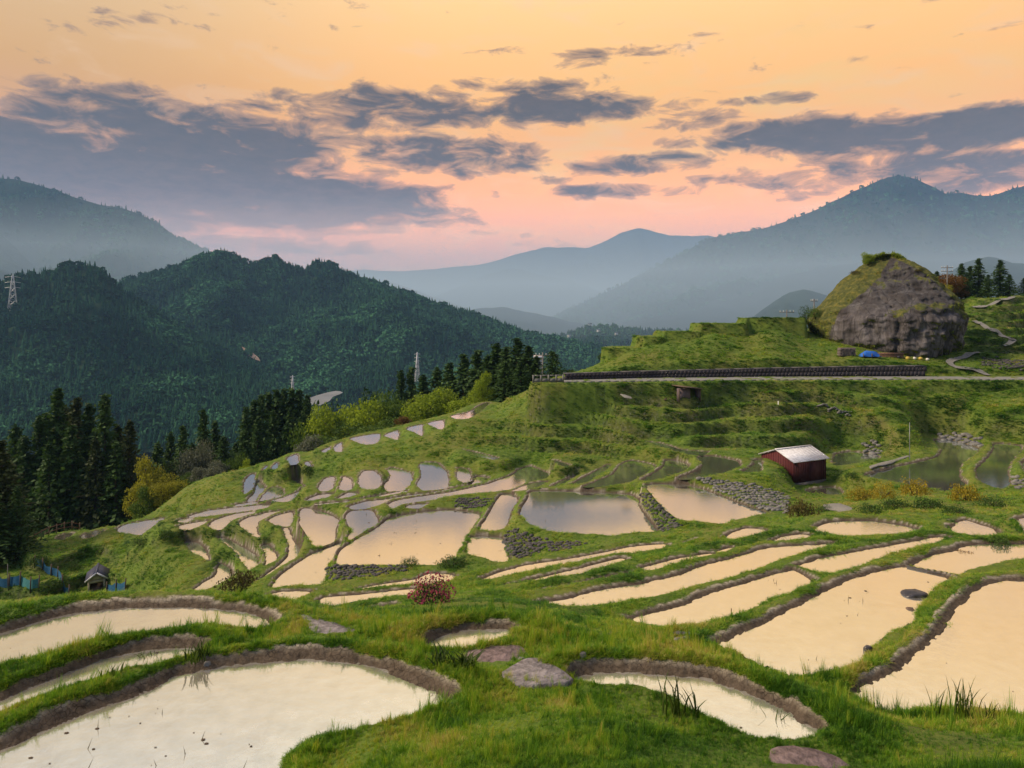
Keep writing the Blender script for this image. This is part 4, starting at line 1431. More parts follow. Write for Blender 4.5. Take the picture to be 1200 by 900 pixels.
stone_wall([(1184, 560), (1200, 560), (1210, 572), (1195, 575), (1184, 567)], .34, 'grey stone wall of the paddy at the right edge', seed=9)
stone_wall([(958, 479), (998, 485), (996, 489), (960, 484)], .2, 'mossy stone facing under the diagonal grass track', seed=11)
stone_wall([(1150, 420), (1200, 423), (1200, 436), (1150, 430)], .34, 'stone terrace wall beside the path bend below the boulder', M_STONE_D, y0=60, seed=12)

# ------------------------------------------------------------------ road, retaining wall, railing, paths
M_ROAD = simple('asphalt', (.20, .20, .19), .9, .15, 3)
M_CONC = simple('concrete', (.19, .185, .17), .85, .2, 4, .2)
M_PATH = simple('gravel_path', (.19, .185, .17), .95, .25, 5, .2)
M_DARKWALL = simple('dark_wall_blocks', (.040, .036, .042), .9, .2, 3.0, .4)
road_poly = [p for p in polys if p[0] == 'ROAD'][0]
rp = road_poly[3]
ys_ = np.linspace(0, 1, 60)
rx0, rx1 = rp[:, 0].min() + .2, rp[:, 0].max() - .2


def road_edge(px, near):
    row = np.interp(px, [628, 760, 900, 1060, 1300], [449, 447.2, 446, 445.4, 446.2] if near else [446, 442.8, 441.4, 440.9, 441.8])
    d = 6.60 * F / (row - HZ)
    return (px - 600) / F * d, d


RV = []
for px in np.linspace(640, 1295, 70):
    a = road_edge(px, True)
    b = road_edge(px, False)
    RV.append((a[0], a[1] + .35, -6.585))
    RV.append((b[0], b[1] - .25, -6.585))
link('road', new_mesh('road', RV, [(2 * i, 2 * i + 2, 2 * i + 3, 2 * i + 1) for i in range(69)], M_ROAD), kind='structure')
cb = MB()
for i in range(69):
    a, b = Vector(RV[2 * i]), Vector(RV[2 * i + 2])
    cb.box((a + b) / 2 + Vector((0, -.1, .0)), ((b - a).length + .01, .18, .14), math.atan2(b.y - a.y, b.x - a.x))
cb.build('kerb', M_CONC, kind='structure')

w0_ = empty('retaining_wall', (at(870, 441, 0)[0], 71, -6.6), label='long dark retaining wall along the back of the road below the boulder', category='wall')
prev = None
o0 = Vector(w0_.location)
pxs = np.linspace(661, 1084, 96)
blk = {}
for i, (p0, p1) in enumerate(zip(pxs[:-1], pxs[1:])):
    a, b = Vector((*road_edge(p0, False), -6.6)), Vector((*road_edge(p1, False), -6.6))
    h = float(np.interp(p0, [661, 760, 1000, 1084], [.55, .62, .95, 1.02]))
    L = (b - a).length
    m = MB()
    m.box((0, 0, 0), (L - .012, .4, h / 2 - .008))
    for r in range(2):
        if True:
            me = new_mesh('block', m.v, m.f, M_DARKWALL)
            ob = link('block', me, w0_)
            ob.location = (a + b) / 2 - o0 + Vector((.15 * (r % 2), .12 + .004 * math.sin(i * 2.1 + r * 1.7), h * (r + .5) / 2))
            ob.rotation_euler = (0, 0, math.atan2(b.y - a.y, b.x - a.x))
m = MB()
for p0, p1 in zip(pxs[:-1:5], pxs[5::5]):
    a, b = Vector((*road_edge(p0, False), -6.6)), Vector((*road_edge(p1, False), -6.6))
    h = float(np.interp(p0, [661, 760, 1000, 1084], [.55, .62, .95, 1.02]))
    m.box((a + b) / 2 - o0 + Vector((0, .14, h + .05)), ((b - a).length, .48, .1), math.atan2(b.y - a.y, b.x - a.x))
m.build('coping', simple('coping_stone', (.10, .095, .10), .9, .3, 4), w0_)
# pale railing at the bend, left of the wall
r0 = Vector((*road_edge(640, True), -6.6))
ra = empty('railing', r0, label='pale concrete railing where the road bends out of sight', category='railing')
pr = [Vector((*road_edge(p, True), -6.55)) - r0 + Vector((0, .2, 0)) for p in (625, 634, 643, 652, 660)]
for q in pr:
    MB().box(q + Vector((0, 0, .32)), (.16, .16, .72)).build('post', M_CONC, ra)
m = MB()
for a, b in zip(pr[:-1], pr[1:]):
    for z, t in ((.62, .10), (.18, .34)):
        m.box((a + b) / 2 + Vector((0, 0, z)), ((b - a).length - .17, .09, t), math.atan2(b.y - a.y, b.x - a.x))
m.build('rail', M_CONC, ra)

PATHS_PX = [([(1215, 338), (1199, 344), (1175, 355), (1140, 365)], 2.0), ([(1139, 379), (1150, 383), (1166, 391), (1180, 397), (1190, 402), (1175, 409)], 2.6),
            ([(1147, 417), (1125, 421), (1110, 425), (1118, 432), (1140, 437), (1162, 441)], 2.2)]
for pl, wd in PATHS_PX:
    P = np.array(pl)
    t = np.linspace(0, len(P) - 1, 40)
    X_ = np.interp(t, range(len(P)), P[:, 0])
    Y_ = np.interp(t, range(len(P)), P[:, 1])
    for _ in range(6):
        X_[1:-1] = (X_[:-2] + 2 * X_[1:-1] + X_[2:]) / 4
        Y_[1:-1] = (Y_[:-2] + 2 * Y_[1:-1] + Y_[2:]) / 4
    c = [hit(a, b, 66) for a, b in zip(X_, Y_)]
    for _ in range(5):
        c = [c[0]] + [(c[i - 1] + c[i] * 2 + c[i + 1]) / 4 for i in range(1, len(c) - 1)] + [c[-1]]
    V = []
    for i, p in enumerate(c):
        d = (c[min(i + 1, len(c) - 1)] - c[max(i - 1, 0)])
        d.z = 0
        nrm = Vector((-d.y, d.x, 0)).normalized() * .34
        for sgn in (-1, 0, 1):
            q = p + nrm * sgn
            V.append((q.x, q.y, max(ground_z(q.x, q.y), p.z - .1) + .12))
    link('path', new_mesh('path', V, [(3 * i + k, 3 * i + 3 + k, 3 * i + 4 + k, 3 * i + 1 + k) for i in range(len(c) - 1) for k in (0, 1)], M_PATH), kind='structure')

# ------------------------------------------------------------------ the great boulder
def boulder():
    D0 = 78.3
    k = (D0 + 2.6) / F
    # silhouette in photo px: row -> left, right (rock and its mossy back)
    rows = [298, 302, 308, 316, 326, 338, 350, 360, 368, 376, 386, 396, 405, 412, 422]
    left = [1035, 1024, 1010, 1000, 988, 976, 964, 954, 946, 942, 944, 951, 960, 972, 985]
    right = [1047, 1055, 1068, 1084, 1098, 1112, 1124, 1132, 1137, 1136, 1133, 1130, 1127, 1120, 1112]
    nA = 260
    nR = 130
    RR = np.linspace(298, 422, nR)
    Lf = np.interp(RR, rows, left)
    Rt = np.interp(RR, rows, right)
    V = []
    for i in range(nR):
        aL, aR = math.atan((Lf[i] - 600) / F), math.atan((Rt[i] - 600) / F)
        ac = (aL + aR) / 2
        R0 = (D0 + 3.5) / math.cos(ac)
        z = (HZ - RR[i]) / F * (D0 + 3.5)
        hw = R0 * (aR - aL) / 2 * .965
        er, et = (math.sin(ac), math.cos(ac)), (math.cos(ac), -math.sin(ac))
        dep = 2.8 + 4.0 * sstep(300, 372, RR[i]) - .6 * sstep(395, 422, RR[i])
        dep *= .25 + .75 * sstep(294, 318, RR[i])
        for j in range(nA):
            a = 2 * math.pi * j / nA
            ca, sa = math.cos(a), math.sin(a)
            e = 2 / 2.35
            x = abs(ca) ** e * math.copysign(1, ca) * hw
            y = abs(sa) ** e * math.copysign(1, sa) * dep
            if sa < 0:
                y += -(x / max(hw, .1)) * .10 * dep * abs(sa)
                y -= 1.0 * sstep(426, 412, RR[i]) * sstep(352, 366, RR[i]) * abs(sa)
                y += 2.0 * sstep(372, 300, RR[i]) * abs(sa)
            V.append((er[0] * (R0 + y) + et[0] * x, er[1] * (R0 + y) + et[1] * x, z))
    V = np.array(V)
    X, Y, Z = V.T
    # strata, cracks and knobs
    th = np.arctan2(Y - (D0 + 3.5), X - X.mean())
    n = fbm(X * .45 + Z * .2, Z * .75 + Y * .3, 5) * 1.0 + (ridged(X * .9 + 3, Z * .5 + Y * .5, 4) - .2) * .22 + fbm(X * 2.4 + Y, Z * 2.6, 4) * .22
    # vertical seams in the front wall
    seam = -0.55 * np.exp(-((X - (1068 - 600) * k - .15 * np.sin(Z * 2)) / .22) ** 2) * sstep(-.8, -1.5, Z) - 0.4 * np.exp(-((X - (1015 - 600) * k - .1 * np.sin(Z * 3)) / .2) ** 2)
    ledge = -0.5 * np.exp(-((Z - (HZ - 366) * k - .3 * np.sin(X * .8)) / .35) ** 2)
    nrmx = np.cos(th)
    nrmy = np.sin(th)
    A = n * .85 + (seam + ledge) * (nrmy < -.2)
    fade = np.clip((np.arange(len(V)) // nA) / 8.0, .15, 1)
    V[:, 0] += nrmx * A * fade * .55
    V[:, 1] += nrmy * A * fade
    V[:, 2] += fbm(X * 1.2, Y * 1.2, 3) * .25 * fade
    idx = np.arange(nR * nA).reshape(nR, nA)
    q = np.stack([idx[:-1], np.roll(idx, -1, 1)[:-1], np.roll(idx, -1, 1)[1:], idx[1:]], -1).reshape(-1, 4)
    top = list(range(nA))[::-1]
    Vb = np.vstack([V, V[:nA].mean(0) + [0, 0, .1]])
    fs = [tuple(r) for r in q.tolist()] + [(top[i], top[(i + 1) % nA], nR * nA) for i in range(nA)]
    m, t, b = mat_new('boulder_rock')
    g = t.add('ShaderNodeNewGeometry')
    pos = g.outputs['Position']
    mp = t.add('ShaderNodeMapping')
    mp.inputs['Scale'].default_value = (1.0, 1.0, .35)
    t.l.new(pos, mp.inputs[0])
    ns = t.noise(mp.outputs[0], .8, 8, .68, .4)
    nd = t.noise(pos, .35, 5, .6)
    rock = t.ramp(ns, [(.32, (.014, .013, .014)), (.44, (.050, .046, .048)), (.56, (.10, .095, .097)), (.72, (.24, .23, .225))])
    rock = t.mix(t.maprange(nd, .4, .62, 0, .7), rock, (.060, .050, .048, 1))
    sz_ = t.add('ShaderNodeSeparateXYZ')
    t.l.new(pos, sz_.inputs[0])
    foot = t.maprange(t.math('ADD', sz_.outputs[2], t.maprange(nd, .3, .7, -1.2, 1.2)), .9, -.6, 0, 1, True)
    m2_ = t.add('ShaderNodeMapping')
    m2_.inputs['Scale'].default_value = (1.0, 1.0, .12)
    t.l.new(pos, m2_.inputs[0])
    st_ = t.noise(m2_.outputs[0], 1.3, 6, .7)
    pale = t.ramp(st_, [(.34, (.018, .016, .018)), (.46, (.085, .075, .078)), (.60, (.19, .172, .176)), (.74, (.34, .32, .32))])
    rock = t.mix(foot, rock, t.mix(.65, rock, pale))
    vor = t.add('ShaderNodeTexVoronoi', feature='DISTANCE_TO_EDGE')
    t.l.new(mp.outputs[0], vor.inputs['Vector'])
    vor.inputs['Scale'].default_value = .55
    rock = t.mix(t.maprange(vor.outputs['Distance'], 0, .03, .7, 0), rock, (.012, .010, .010, 1))
    at_ = t.add('ShaderNodeAttribute', attribute_name='moss')
    mo = t.math('ADD', at_.outputs['Fac'], t.maprange(ns, .35, .65, -.35, .35))
    moss = t.ramp(t.noise(pos, 2.0, 6, .7), [(.3, (.025, .040, .008)), (.5, (.08, .09, .014)), (.7, (.20, .17, .03))])
    col = t.mix(t.maprange(mo, .42, .58, 0, 1, True), rock, moss)
    t.l.new(col, b.inputs['Base Color'])
    b.inputs['Roughness'].default_value = .95
    bp = t.add('ShaderNodeBump')
    bp.inputs['Strength'].default_value = 1.0
    bp.inputs['Distance'].default_value = .38
    t.l.new(t.noise(mp.outputs[0], 2.2, 9, .72), bp.inputs['Height'])
    t.l.new(bp.outputs[0], b.inputs['Normal'])
    me = new_mesh('rock', Vb, fs, m, True)
    N = np.zeros(len(Vb) * 3, np.float32)
    me.vertices.foreach_get('normal', N)
    N = N.reshape(-1, 3)
    pxl = Vb[:, 0] / k / 1.0
    U_ = 600 + Vb[:, 0] / Vb[:, 1] * F
    W_ = HZ - Vb[:, 2] / Vb[:, 1] * F
    # where plants have taken hold: tops, the left flank, the ledge
    edge_l = np.interp(W_, [300, 312, 330, 345, 360, 380, 420], [1048, 1042, 1028, 1012, 994, 977, 967])
    mossy = sstep(4, -10, U_ - edge_l) * 1.0
    mossy = np.maximum(mossy, sstep(.45, .75, N[:, 2]))
    rgt = np.interp(W_, rows, right)
    mossy = np.maximum(mossy, sstep(12, 4, rgt - U_) * sstep(378, 366, W_))
    mossy = np.maximum(mossy, .62 * np.exp(-((W_ - (363 + 5 * np.sin(U_ * .05))) / 7) ** 2) * sstep(1020, 1050, U_))
    mossy = np.maximum(mossy, sstep(306, 300, W_))
    mossy = np.maximum(mossy, .40 * sstep(352, 330, W_))
    mossy = np.maximum(mossy, Vb[:, 1] > D0 + 5)
    a_ = me.attributes.new('moss', 'FLOAT', 'POINT')
    a_.data.foreach_set('value', np.clip(mossy + 0, 0, 1).astype(np.float32))
    root = empty('boulder', (0, 0, 0), label='huge pointed boulder with bare grey face and mossy back above the road', category='boulder')
    link('rock', me, root)
    return root, Vb, N, mossy


boulder_root, BV, BN, BM = boulder()
# scrub and grass rooted on the boulder
rs_ = np.random.default_rng(9)
cand = np.nonzero((BM > .55) & (BV[:, 1] < 84.5) & (BN[:, 2] > -.2))[0]
sel = rs_.choice(cand, 16000)
bc, bf = leaf_quads(BV[sel] + BN[sel] * rs_.random((16000, 1)) * .28 + rs_.normal(size=(16000, 3)) * .08, np.full(16000, .17), rs_, aspect=.5)
M_MOSS = foliage_material('boulder_moss', (.055, .11, .010), (.36, .44, .04), .35)
link('moss', new_mesh('moss', bc, bf, M_MOSS), boulder_root, kind='stuff')


def rocksurf(px, py):
    u_ = 600 + BV[:, 0] / BV[:, 1] * F
    w_ = HZ - BV[:, 2] / BV[:, 1] * F
    dd = (u_ - px) ** 2 + (w_ - py) ** 2 + (BV[:, 1] - 76) * .6
    return Vector(BV[int(np.argmin(dd))])


def perched(px, py, half, hgt, me, mat, name, label, cat):
    p = rocksurf(px, py)
    o = empty(name, p, 1.0, label=label, category=cat)
    s = half / F * p.y
    w0 = .52 if name == 'broadleaf_tree' else 1.0
    o.scale = (s / w0, s / w0, hgt / F * p.y / (1.0 if name == 'broadleaf_tree' else .75))
    link('crown' if name == 'broadleaf_tree' else 'leaves', with_mat(me[0], mat), o)
    link('trunk' if name == 'broadleaf_tree' else 'stems', with_mat(me[1], M_BARK), o)


perched(1017, 311, 8, 17, BRO[0], M_LIME, 'broadleaf_tree', 'small bright green tree growing on the tip of the great boulder', 'tree')
perched(1041, 301, 3, 2, SH[0], M_DKG, 'shrub', 'dark scrub on the very top of the great boulder', 'shrub')
perched(1002, 320, 6, 4, SH[1], M_OLIVE, 'shrub', 'small scrub left of the little tree on the boulder ridge', 'shrub')
perched(945, 378, 10, 16, SH[2], M_DKG, 'shrub', 'dark bush at the left foot of the great boulder', 'shrub')
perched(955, 372, 9, 12, SH[0], M_GREEN, 'shrub', 'green bush leaning on the left flank of the great boulder', 'shrub')
perched(1076, 318, 5, 3, SH[1], M_OLIVE, 'shrub', 'small scrub on the right shoulder of the great boulder', 'shrub')

# ------------------------------------------------------------------ the red shed
M_RED = simple('red_boards', (.085, .016, .018), .75, .35, 7, .3, stretch=(6, 6, .5))
M_RED_SHADED = simple('red_boards_shaded', (.050, .011, .013), .8, .4, 7, .3, stretch=(6, 6, .5))  # same red boards, painted darker for the shaded front
M_SHEET = simple('grey_roof_sheet', (.68, .68, .72), .45, .35, 5, .2, metal=.3, stretch=(.6, 4, 1))
M_WOOD = simple('weathered_wood', (.12, .085, .06), .85, .4, 8, .4, stretch=(1, 1, 6))
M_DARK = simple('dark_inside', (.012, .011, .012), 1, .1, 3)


def gable_shed(name, corner, L, Wd, ang, eave, ridge, label, cat, mwall, mwall2, mroof, over=.16, batten=.22, stone=True):
    """corner: the near foot; L along the front wall (ang), Wd back from it"""
    o = empty(name, corner, ang, label=label, category=cat)
    for (c, sz, mt) in (((L / 2, .04, eave / 2), (L - .1, .08, eave), mwall2), ((L / 2, Wd - .04, eave / 2), (L - .1, .08, eave), mwall2)):
        MB().box(c, sz).build('wall', mt, o)
    for x in (.04, L - .04):
        m = MB()
        pr_ = [(x - .04, 0, 0), (x - .04, Wd, 0), (x - .04, Wd, eave), (x - .04, Wd / 2, ridge), (x - .04, 0, eave)]
        q = [(a + .08, b, c) for a, b, c in pr_]
        n = 5
        m.v = pr_ + q
        m.f = [(4, 3, 2, 1, 0), (5, 6, 7, 8, 9)] + [(i, (i + 1) % n, (i + 1) % n + n, i + n) for i in range(n)]
        m.build('gable_wall', mwall, o)
    nb = int(L / batten)
    bm_ = MB().box((0, 0, 0), (.035, .03, eave - .04)).mesh('batten', mwall2)
    for i in range(nb + 1):
        b = link('batten', bm_, o)
        b.location = (.05 + i * (L - .1) / nb, -.012, eave / 2)
    nb = int(Wd / batten)
    for i in range(nb + 1):
        y = .05 + i * (Wd - .1) / nb
        hh = eave + (ridge - eave) * (1 - abs(y - Wd / 2) / (Wd / 2)) - .05
        MB().box((-.012, y, hh / 2), (.03, .035, hh)).build('batten', mwall, o)
    sl = math.atan2(ridge - eave, Wd / 2)
    sw = math.hypot(ridge - eave, Wd / 2) + over
    for sgn in (1, -1):
        m = MB()
        yc = Wd / 2 - sgn * (sw / 2) * math.cos(sl)
        zc = ridge + .05 - (sw / 2) * math.sin(sl)
        m.box((L / 2, yc, zc), (L + 2 * over, sw, .04), rx=sgn * sl)
        k = int((L + 2 * over) / .3)
        rf = m.build('roof', mroof, o)
        seam = MB()
        for i in range(k + 1):
            seam.box((-over + i * (L + 2 * over) / k, yc, zc + .03), (.03, sw, .025), rx=sgn * sl)
        seam.build('seam', mroof, rf)
    MB().box((L / 2, Wd / 2, ridge + .085), (L + 2 * over, .16, .04)).build('ridge_cap', mroof, o)
    return o


c0 = hit(930, 569, 40)
c0.z -= .05
sh_ = gable_shed('shed', c0, 3.2, 3.0, math.radians(25), 1.5, 2.08, 'red wooden shed with a pale grey tin roof beside the dark paddy', 'shed', M_RED, M_RED_SHADED, M_SHEET)
MB().box((2.0, -.03, .68), (.9, .03, 1.3)).build('door', M_RED_SHADED, sh_)
MB().box((1.5, 1.4, -.35), (3.2, 3.0, .72)).build('plinth', M_STONE_D, sh_)
# lean-to on the green slope under the road
c1 = hit(811, 473, 50)
o = empty('shed', c1, math.radians(18), label='small brown lean-to shed with open dark front under the road', category='shed')
M_BRN = simple('brown_boards', (.16, .12, .125), .8, .25, 6, .2, stretch=(5, 5, .5))
MB().box((-.7, .3, .55), (1.35, .06, 1.35)).build('wall', M_BRN, o)
MB().box((.45, 1.2, .5), (.9, .06, 1.2)).build('wall', M_DARK, o)  # near-black back wall: shade of the open interior put into its colour
MB().box((.92, .7, .5), (.06, 1.0, 1.2)).build('wall', M_BRN, o)
MB().box((-.02, .75, .5), (.06, .9, 1.2)).build('wall', M_BRN, o)
MB().box((-.1, .65, 1.27), (2.3, 1.7, .06), ry=math.radians(7)).build('roof', M_WOOD, o)
for x in (.9, -1.3):
    MB().box((x, .05, .55), (.08, .08, 1.25)).build('post', M_WOOD, o)
m = MB()
for i in range(5):
    m.box((-2.0 + .1 * i, .2 + .12 * i, .1 + .05 * i), (1.2, .1, .05), rz=.2 + .1 * i, ry=.15)
o2 = m.build('plank_pile', M_WOOD, None, label='few loose grey boards lying left of the brown lean-to', category='boards')
o2.location = c1
# hut at the lower left
c2 = hit(104, 697, 40)
M_TILE = simple('blue_grey_tiles', (.035, .040, .075), .6, .3, 5, .3)
M_CREAM = simple('cream_plaster', (.42, .37, .25), .85, .15, 4)
o = empty('hut', c2, math.radians(28), label='small hut with dark blue gable roof and cream posts in the hollow', category='hut')
S = 1.0
for x, y in ((0, 0), (0, 1.5), (.95, 0), (.95, 1.5)):
    MB().box((x, y, .45), (.12, .12, 1.1)).build('post', M_CREAM, o)
MB().box((0.0, .75, .3), (.08, 1.38, .8)).build('wall', M_CREAM, o)
MB().box((.475, 1.5, .4), (.83, .08, 1.0)).build('wall', M_CREAM, o)
MB().box((.475, 0, .85), (.83, .1, .18)).build('lintel', M_CREAM, o)
MB().box((.475, .7, .1), (.8, 1.3, .4)).build('floor', M_WOOD, o)
m = MB()
m.v = [(-.02, -.03, .98), (1.0, -.03, .98), (.49, -.03, 1.38), (-.02, .03, .98), (1.0, .03, .98), (.49, .03, 1.38)]
m.f = [(0, 1, 2), (5, 4, 3), (0, 3, 4, 1), (1, 4, 5, 2), (2, 5, 3, 0)]
m.build('gable_wall', M_CREAM, o)
for sg in (-1, 1):
    MB().box((.49 + sg * .36, .75, 1.24), (.86, 2.0, .06), ry=sg * math.radians(37)).build('roof', M_TILE, o)
for sg in (-1, 1):
    MB().box((.49 + sg * .36, -.27, 1.25), (.88, .06, .09), ry=sg * math.radians(37)).build('bargeboard', M_SHEET, o)
MB().box((.49, .75, 1.53), (.14, 2.04, .09)).build('ridge_cap', M_TILE, o)

# ------------------------------------------------------------------ nets, fences, poles
M_BLUE = simple('blue_net', (.02, .10, .20), .6, .3, 9)
M_TURQ = simple('turquoise_net', (.06, .22, .24), .6, .25, 9)
M_STEEL = simple('grey_steel', (.22, .23, .24), .5, .2, 9, metal=.4)
M_POLE = simple('pole_grey', (.16, .15, .14), .8, .2, 5)
M_WHITE = simple('white_paint', (.7, .7, .68), .6, .08, 5)


def net_fence(pts, h, mat, label, posts=2, sag=.1):
    P = [hit(a, b, 36) for a, b in pts]
    o = empty('net_fence', P[0], label=label, category='net')
    o0 = P[0]
    V = []
    n = 0
    segs = []
    for a, b in zip(P[:-1], P[1:]):
        for i in range(6):
            segs.append(a.lerp(b, i / 6))
    segs.append(P[-1])
    for i, q in enumerate(segs):
        q = q.copy()
        q.z = ground_z(q.x, q.y)
        V.append(tuple(q - o0 + Vector((0, 0, .02))))
        V.append(tuple(q - o0 + Vector((0, .05 * math.sin(i * 1.3), h * (1 - sag * abs(math.sin(i * math.pi / 6)))))))
    V += [(x, y + .02, z) for x, y, z in V]
    k = 2 * len(segs)
    Fs = [(2 * i, 2 * i + 2, 2 * i + 3, 2 * i + 1) for i in range(len(segs) - 1)]
    Fs += [(k + 2 * i + 1, k + 2 * i + 3, k + 2 * i + 2, k + 2 * i) for i in range(len(segs) - 1)]
    link('net', new_mesh('net', V, Fs, mat), o)
    for i in range(0, len(segs), posts * 3):
        q = segs[i]
        z = ground_z(q.x, q.y)
        MB().tube([(q.x - o0.x, q.y - .06 - o0.y, z - .2 - o0.z), (q.x + .05 - o0.x, q.y - .06 - o0.y, z + h + .25 - o0.z)], .045, 5).build('post', M_WOOD, o)


net_fence([(-6, 688), (11, 688)], .72, M_BLUE, 'blue net screen at the lower left edge of the photo')
net_fence([(11, 688), (24, 690)], .75, M_BLUE, 'darker blue net panel joining the turquoise sheet')
net_fence([(24, 690), (36, 692), (46, 694)], .72, M_TURQ, 'turquoise sheet on slanting dark posts at the lower left')
net_fence([(41, 667), (50, 672), (60, 676), (68, 678), (73, 687), (81, 700)], .60, M_BLUE, 'long blue net winding down the green bank behind the hut', sag=.05)
net_fence([(125, 697), (136, 695), (147, 693)], .62, M_BLUE, 'short blue net right of the small hut')

fp = [(26, 646), (33, 640), (40, 635), (48, 631), (57, 627.5), (66, 624), (75, 621.5), (84, 619.5), (93, 618), (102, 616.5), (112, 615), (122, 613), (132, 611), (142, 609), (152, 607)]
P = [on(a, hit(a, b + 3, 50).y + .3) for a, b in fp]
o = empty('fence', P[0], label='rough wooden fence along the foot of the dark cedars', category='fence')
for i, q in enumerate(P):
    MB().tube([(q.x - P[0].x, q.y - P[0].y, q.z - .2 - P[0].z), (q.x - P[0].x + .04, q.y - P[0].y, q.z + .85 - P[0].z)], .05, 5).build('post', M_WOOD, o)
for a, b in zip(P[:-1], P[1:]):
    for h in (.35, .72):
        MB().tube([a - P[0] + Vector((0, -.06, h)), b - P[0] + Vector((0, -.06, h))], .028, 4).build('rail', simple('reddish_rail', (.13, .06, .045), .8, .3, 6) if a is P[0] and h == .35 else bpy.data.materials['reddish_rail'], o)


def pole(px, top, d, label, arms=1, name='utility_pole', cat='pole', rad=.11, base=None, mat=M_POLE, arm=.9):
    x = (px - 600) / F * d
    z0 = far_z(x, d) if base is None else (HZ - base) / F * d
    h = (HZ - top) / F * d - z0
    o = empty(name, (x, d, z0), label=label, category=cat)
    MB().tube([(0, 0, -.3), (0, 0, h)], [rad, rad * .7], 8).build('shaft', mat, o)
    for i in range(arms):
        z = h - .35 - i * .55
        ar = MB().box((0, 0, z), (2 * arm, .09, .09)).build('crossarm', mat, o)
        for s in (-.9, -.45, .45, .9):
            MB().tube([(s * arm, 0, z + .04), (s * arm, 0, z + .24)], [.05, .035], 5).build('insulator', M_WHITE, ar)
    return o


pole(636, 413, 83, 'grey utility pole between the dark conifers above the road bend', 1)
pole(1110, 311, 104, 'utility pole rising from the orange-brown tree', 2)
pole(922, 363, 101, 'short utility pole top just left of the boulder', 1, arm=1.1)
pole(954, 350, 100, 'thin pole with a bushy top beside the left flank of the boulder', 1, arm=.5)
pole(1066, 495, 50.5, 'slender pale pole standing by the slab beside the muddy paddy', 0, rad=.03, base=534, mat=M_STEEL)
pole(912, 470, 61, 'short white marker post on the green slope', 0, rad=.05, base=486, mat=M_WHITE)
pole(184, 666, 47, 'weathered short post on the bank right of the hut', 0, rad=.05, base=692, mat=M_WOOD)
pole(46, 656, 52, 'thin pale stake by the bend of the blue net', 0, rad=.04, base=668, mat=M_STEEL)
pole(9, 661, 49, 'thin pole behind the blue net at the left edge', 0, rad=.03, base=690, mat=M_POLE)
# white tower house seen through the trees
o = empty('building', at(631, 452, 88), label='sliver of a white building between the dark trees by the road bend', category='building')
MB().box((0, 0, 1.5), (1.0, 3, 4.2)).build('wall', M_WHITE, o)
MB().box((0, 0, 3.72), (1.25, 3.3, .22)).build('roof', M_SHEET, o)


def pylon(px, top, base, d, label, wpx):
    z0 = (HZ - base) / F * d - 6
    h = (HZ - top) / F * d - z0
    w = wpx / F * d / 2
    o = empty('pylon', ((px - 600) / F * d, d, z0), .5, label=label, category='pylon')
    t = d / 900 * .38
    def wid(q):
        return w * (1 - q) ** 1.0 + w * .10
    for sx, sy in ((1, 1), (1, -1), (-1, 1), (-1, -1)):
        MB().tube([(sx * wid(0), sy * wid(0), 0), (sx * wid(.6), sy * wid(.6), h * .6), (sx * wid(1), sy * wid(1), h)], t, 4).build('leg', M_STEEL_L, o)
    m = MB()
    N = 7
    for i in range(N):
        a, b = i / N, (i + 1) / N
        A, B = wid(a), wid(b)
        for (x0, y0, x1, y1) in ((-1, -1, 1, -1), (-1, 1, 1, 1), (-1, -1, -1, 1), (1, -1, 1, 1)):
            m.tube([(x0 * A, y0 * A, a * h), (x1 * B, y1 * B, b * h)], t * .6, 3)
            m.tube([(x1 * A, y1 * A, a * h), (x0 * B, y0 * B, b * h)], t * .6, 3)
            m.tube([(x0 * B, y0 * B, b * h), (x1 * B, y1 * B, b * h)], t * .6, 3)
    m.build('bracing', M_STEEL_L, o)
    for q in (.70, .82, .94):
        MB().tube([(-w * 1.5, 0, h * q), (0, 0, h * q + w * .25), (w * 1.5, 0, h * q)], t * .8, 4).build('crossarm', M_STEEL_L, o)


M_STEEL_L = simple('galvanised_steel', (.5, .52, .54), .5, .1, 2, metal=.2)
pylon(15, 322, 368, 880, 'tall lattice pylon on the wooded hill at the left edge', 10)
pylon(489, 413, 440, 620, 'lattice pylon above the pointed cedars in the valley', 5)
pylon(343, 440, 462, 640, 'small lattice pylon by the pale river bed', 4)

# ------------------------------------------------------------------ clutter under the boulder
M_LOG = simple('cut_logs', (.16, .09, .06), .85, .45, 9)
M_TARP = simple('blue_tarpaulin', (.02, .12, .48), .45, .15, 6)


def rest(px, py):
    q_ = hit(px, py, 69)
    return on(px, min(q_.y, 73.0))


q = rest(992, 416)
o = empty('firewood_stack', q, .1, label='stack of grey firewood under the left overhang of the boulder', category='firewood')
lg = MB().tube([(0, -.3, 0), (0, .3, 0)], .075, 7).mesh('log', simple('grey_logs', (.17, .14, .13), .9, .4, 9))
for r in range(6):
    for i in range(11):
        l_ = link('log', lg, o)
        l_.location = (-.85 + i * .16 + .08 * (r % 2), rng.normal() * .03, .06 + r * .14)
q = rest(1019, 419)
o = empty('tarpaulin', q, label='bright blue tarpaulin thrown over a pile at the foot of the boulder', category='tarpaulin')
gx = np.linspace(-1.05, 1.05, 22)
gy = np.linspace(-.5, .5, 12)
YY, XX = np.meshgrid(gy, gx, indexing='ij')
ZZ = .62 * np.maximum(0, 1 - np.abs(XX / 1.05) ** 2.5) * np.maximum(0, 1 - np.abs(YY / .5) ** 3) + .14 * fbm(XX * 3, YY * 3, 3) + .05
ik = np.arange(XX.size).reshape(XX.shape)
link('sheet', new_mesh('sheet', np.stack([XX, YY, ZZ], -1).reshape(-1, 3), np.stack([ik[:-1, :-1], ik[:-1, 1:], ik[1:, 1:], ik[1:, :-1]], -1).reshape(-1, 4), M_TARP, True), o)
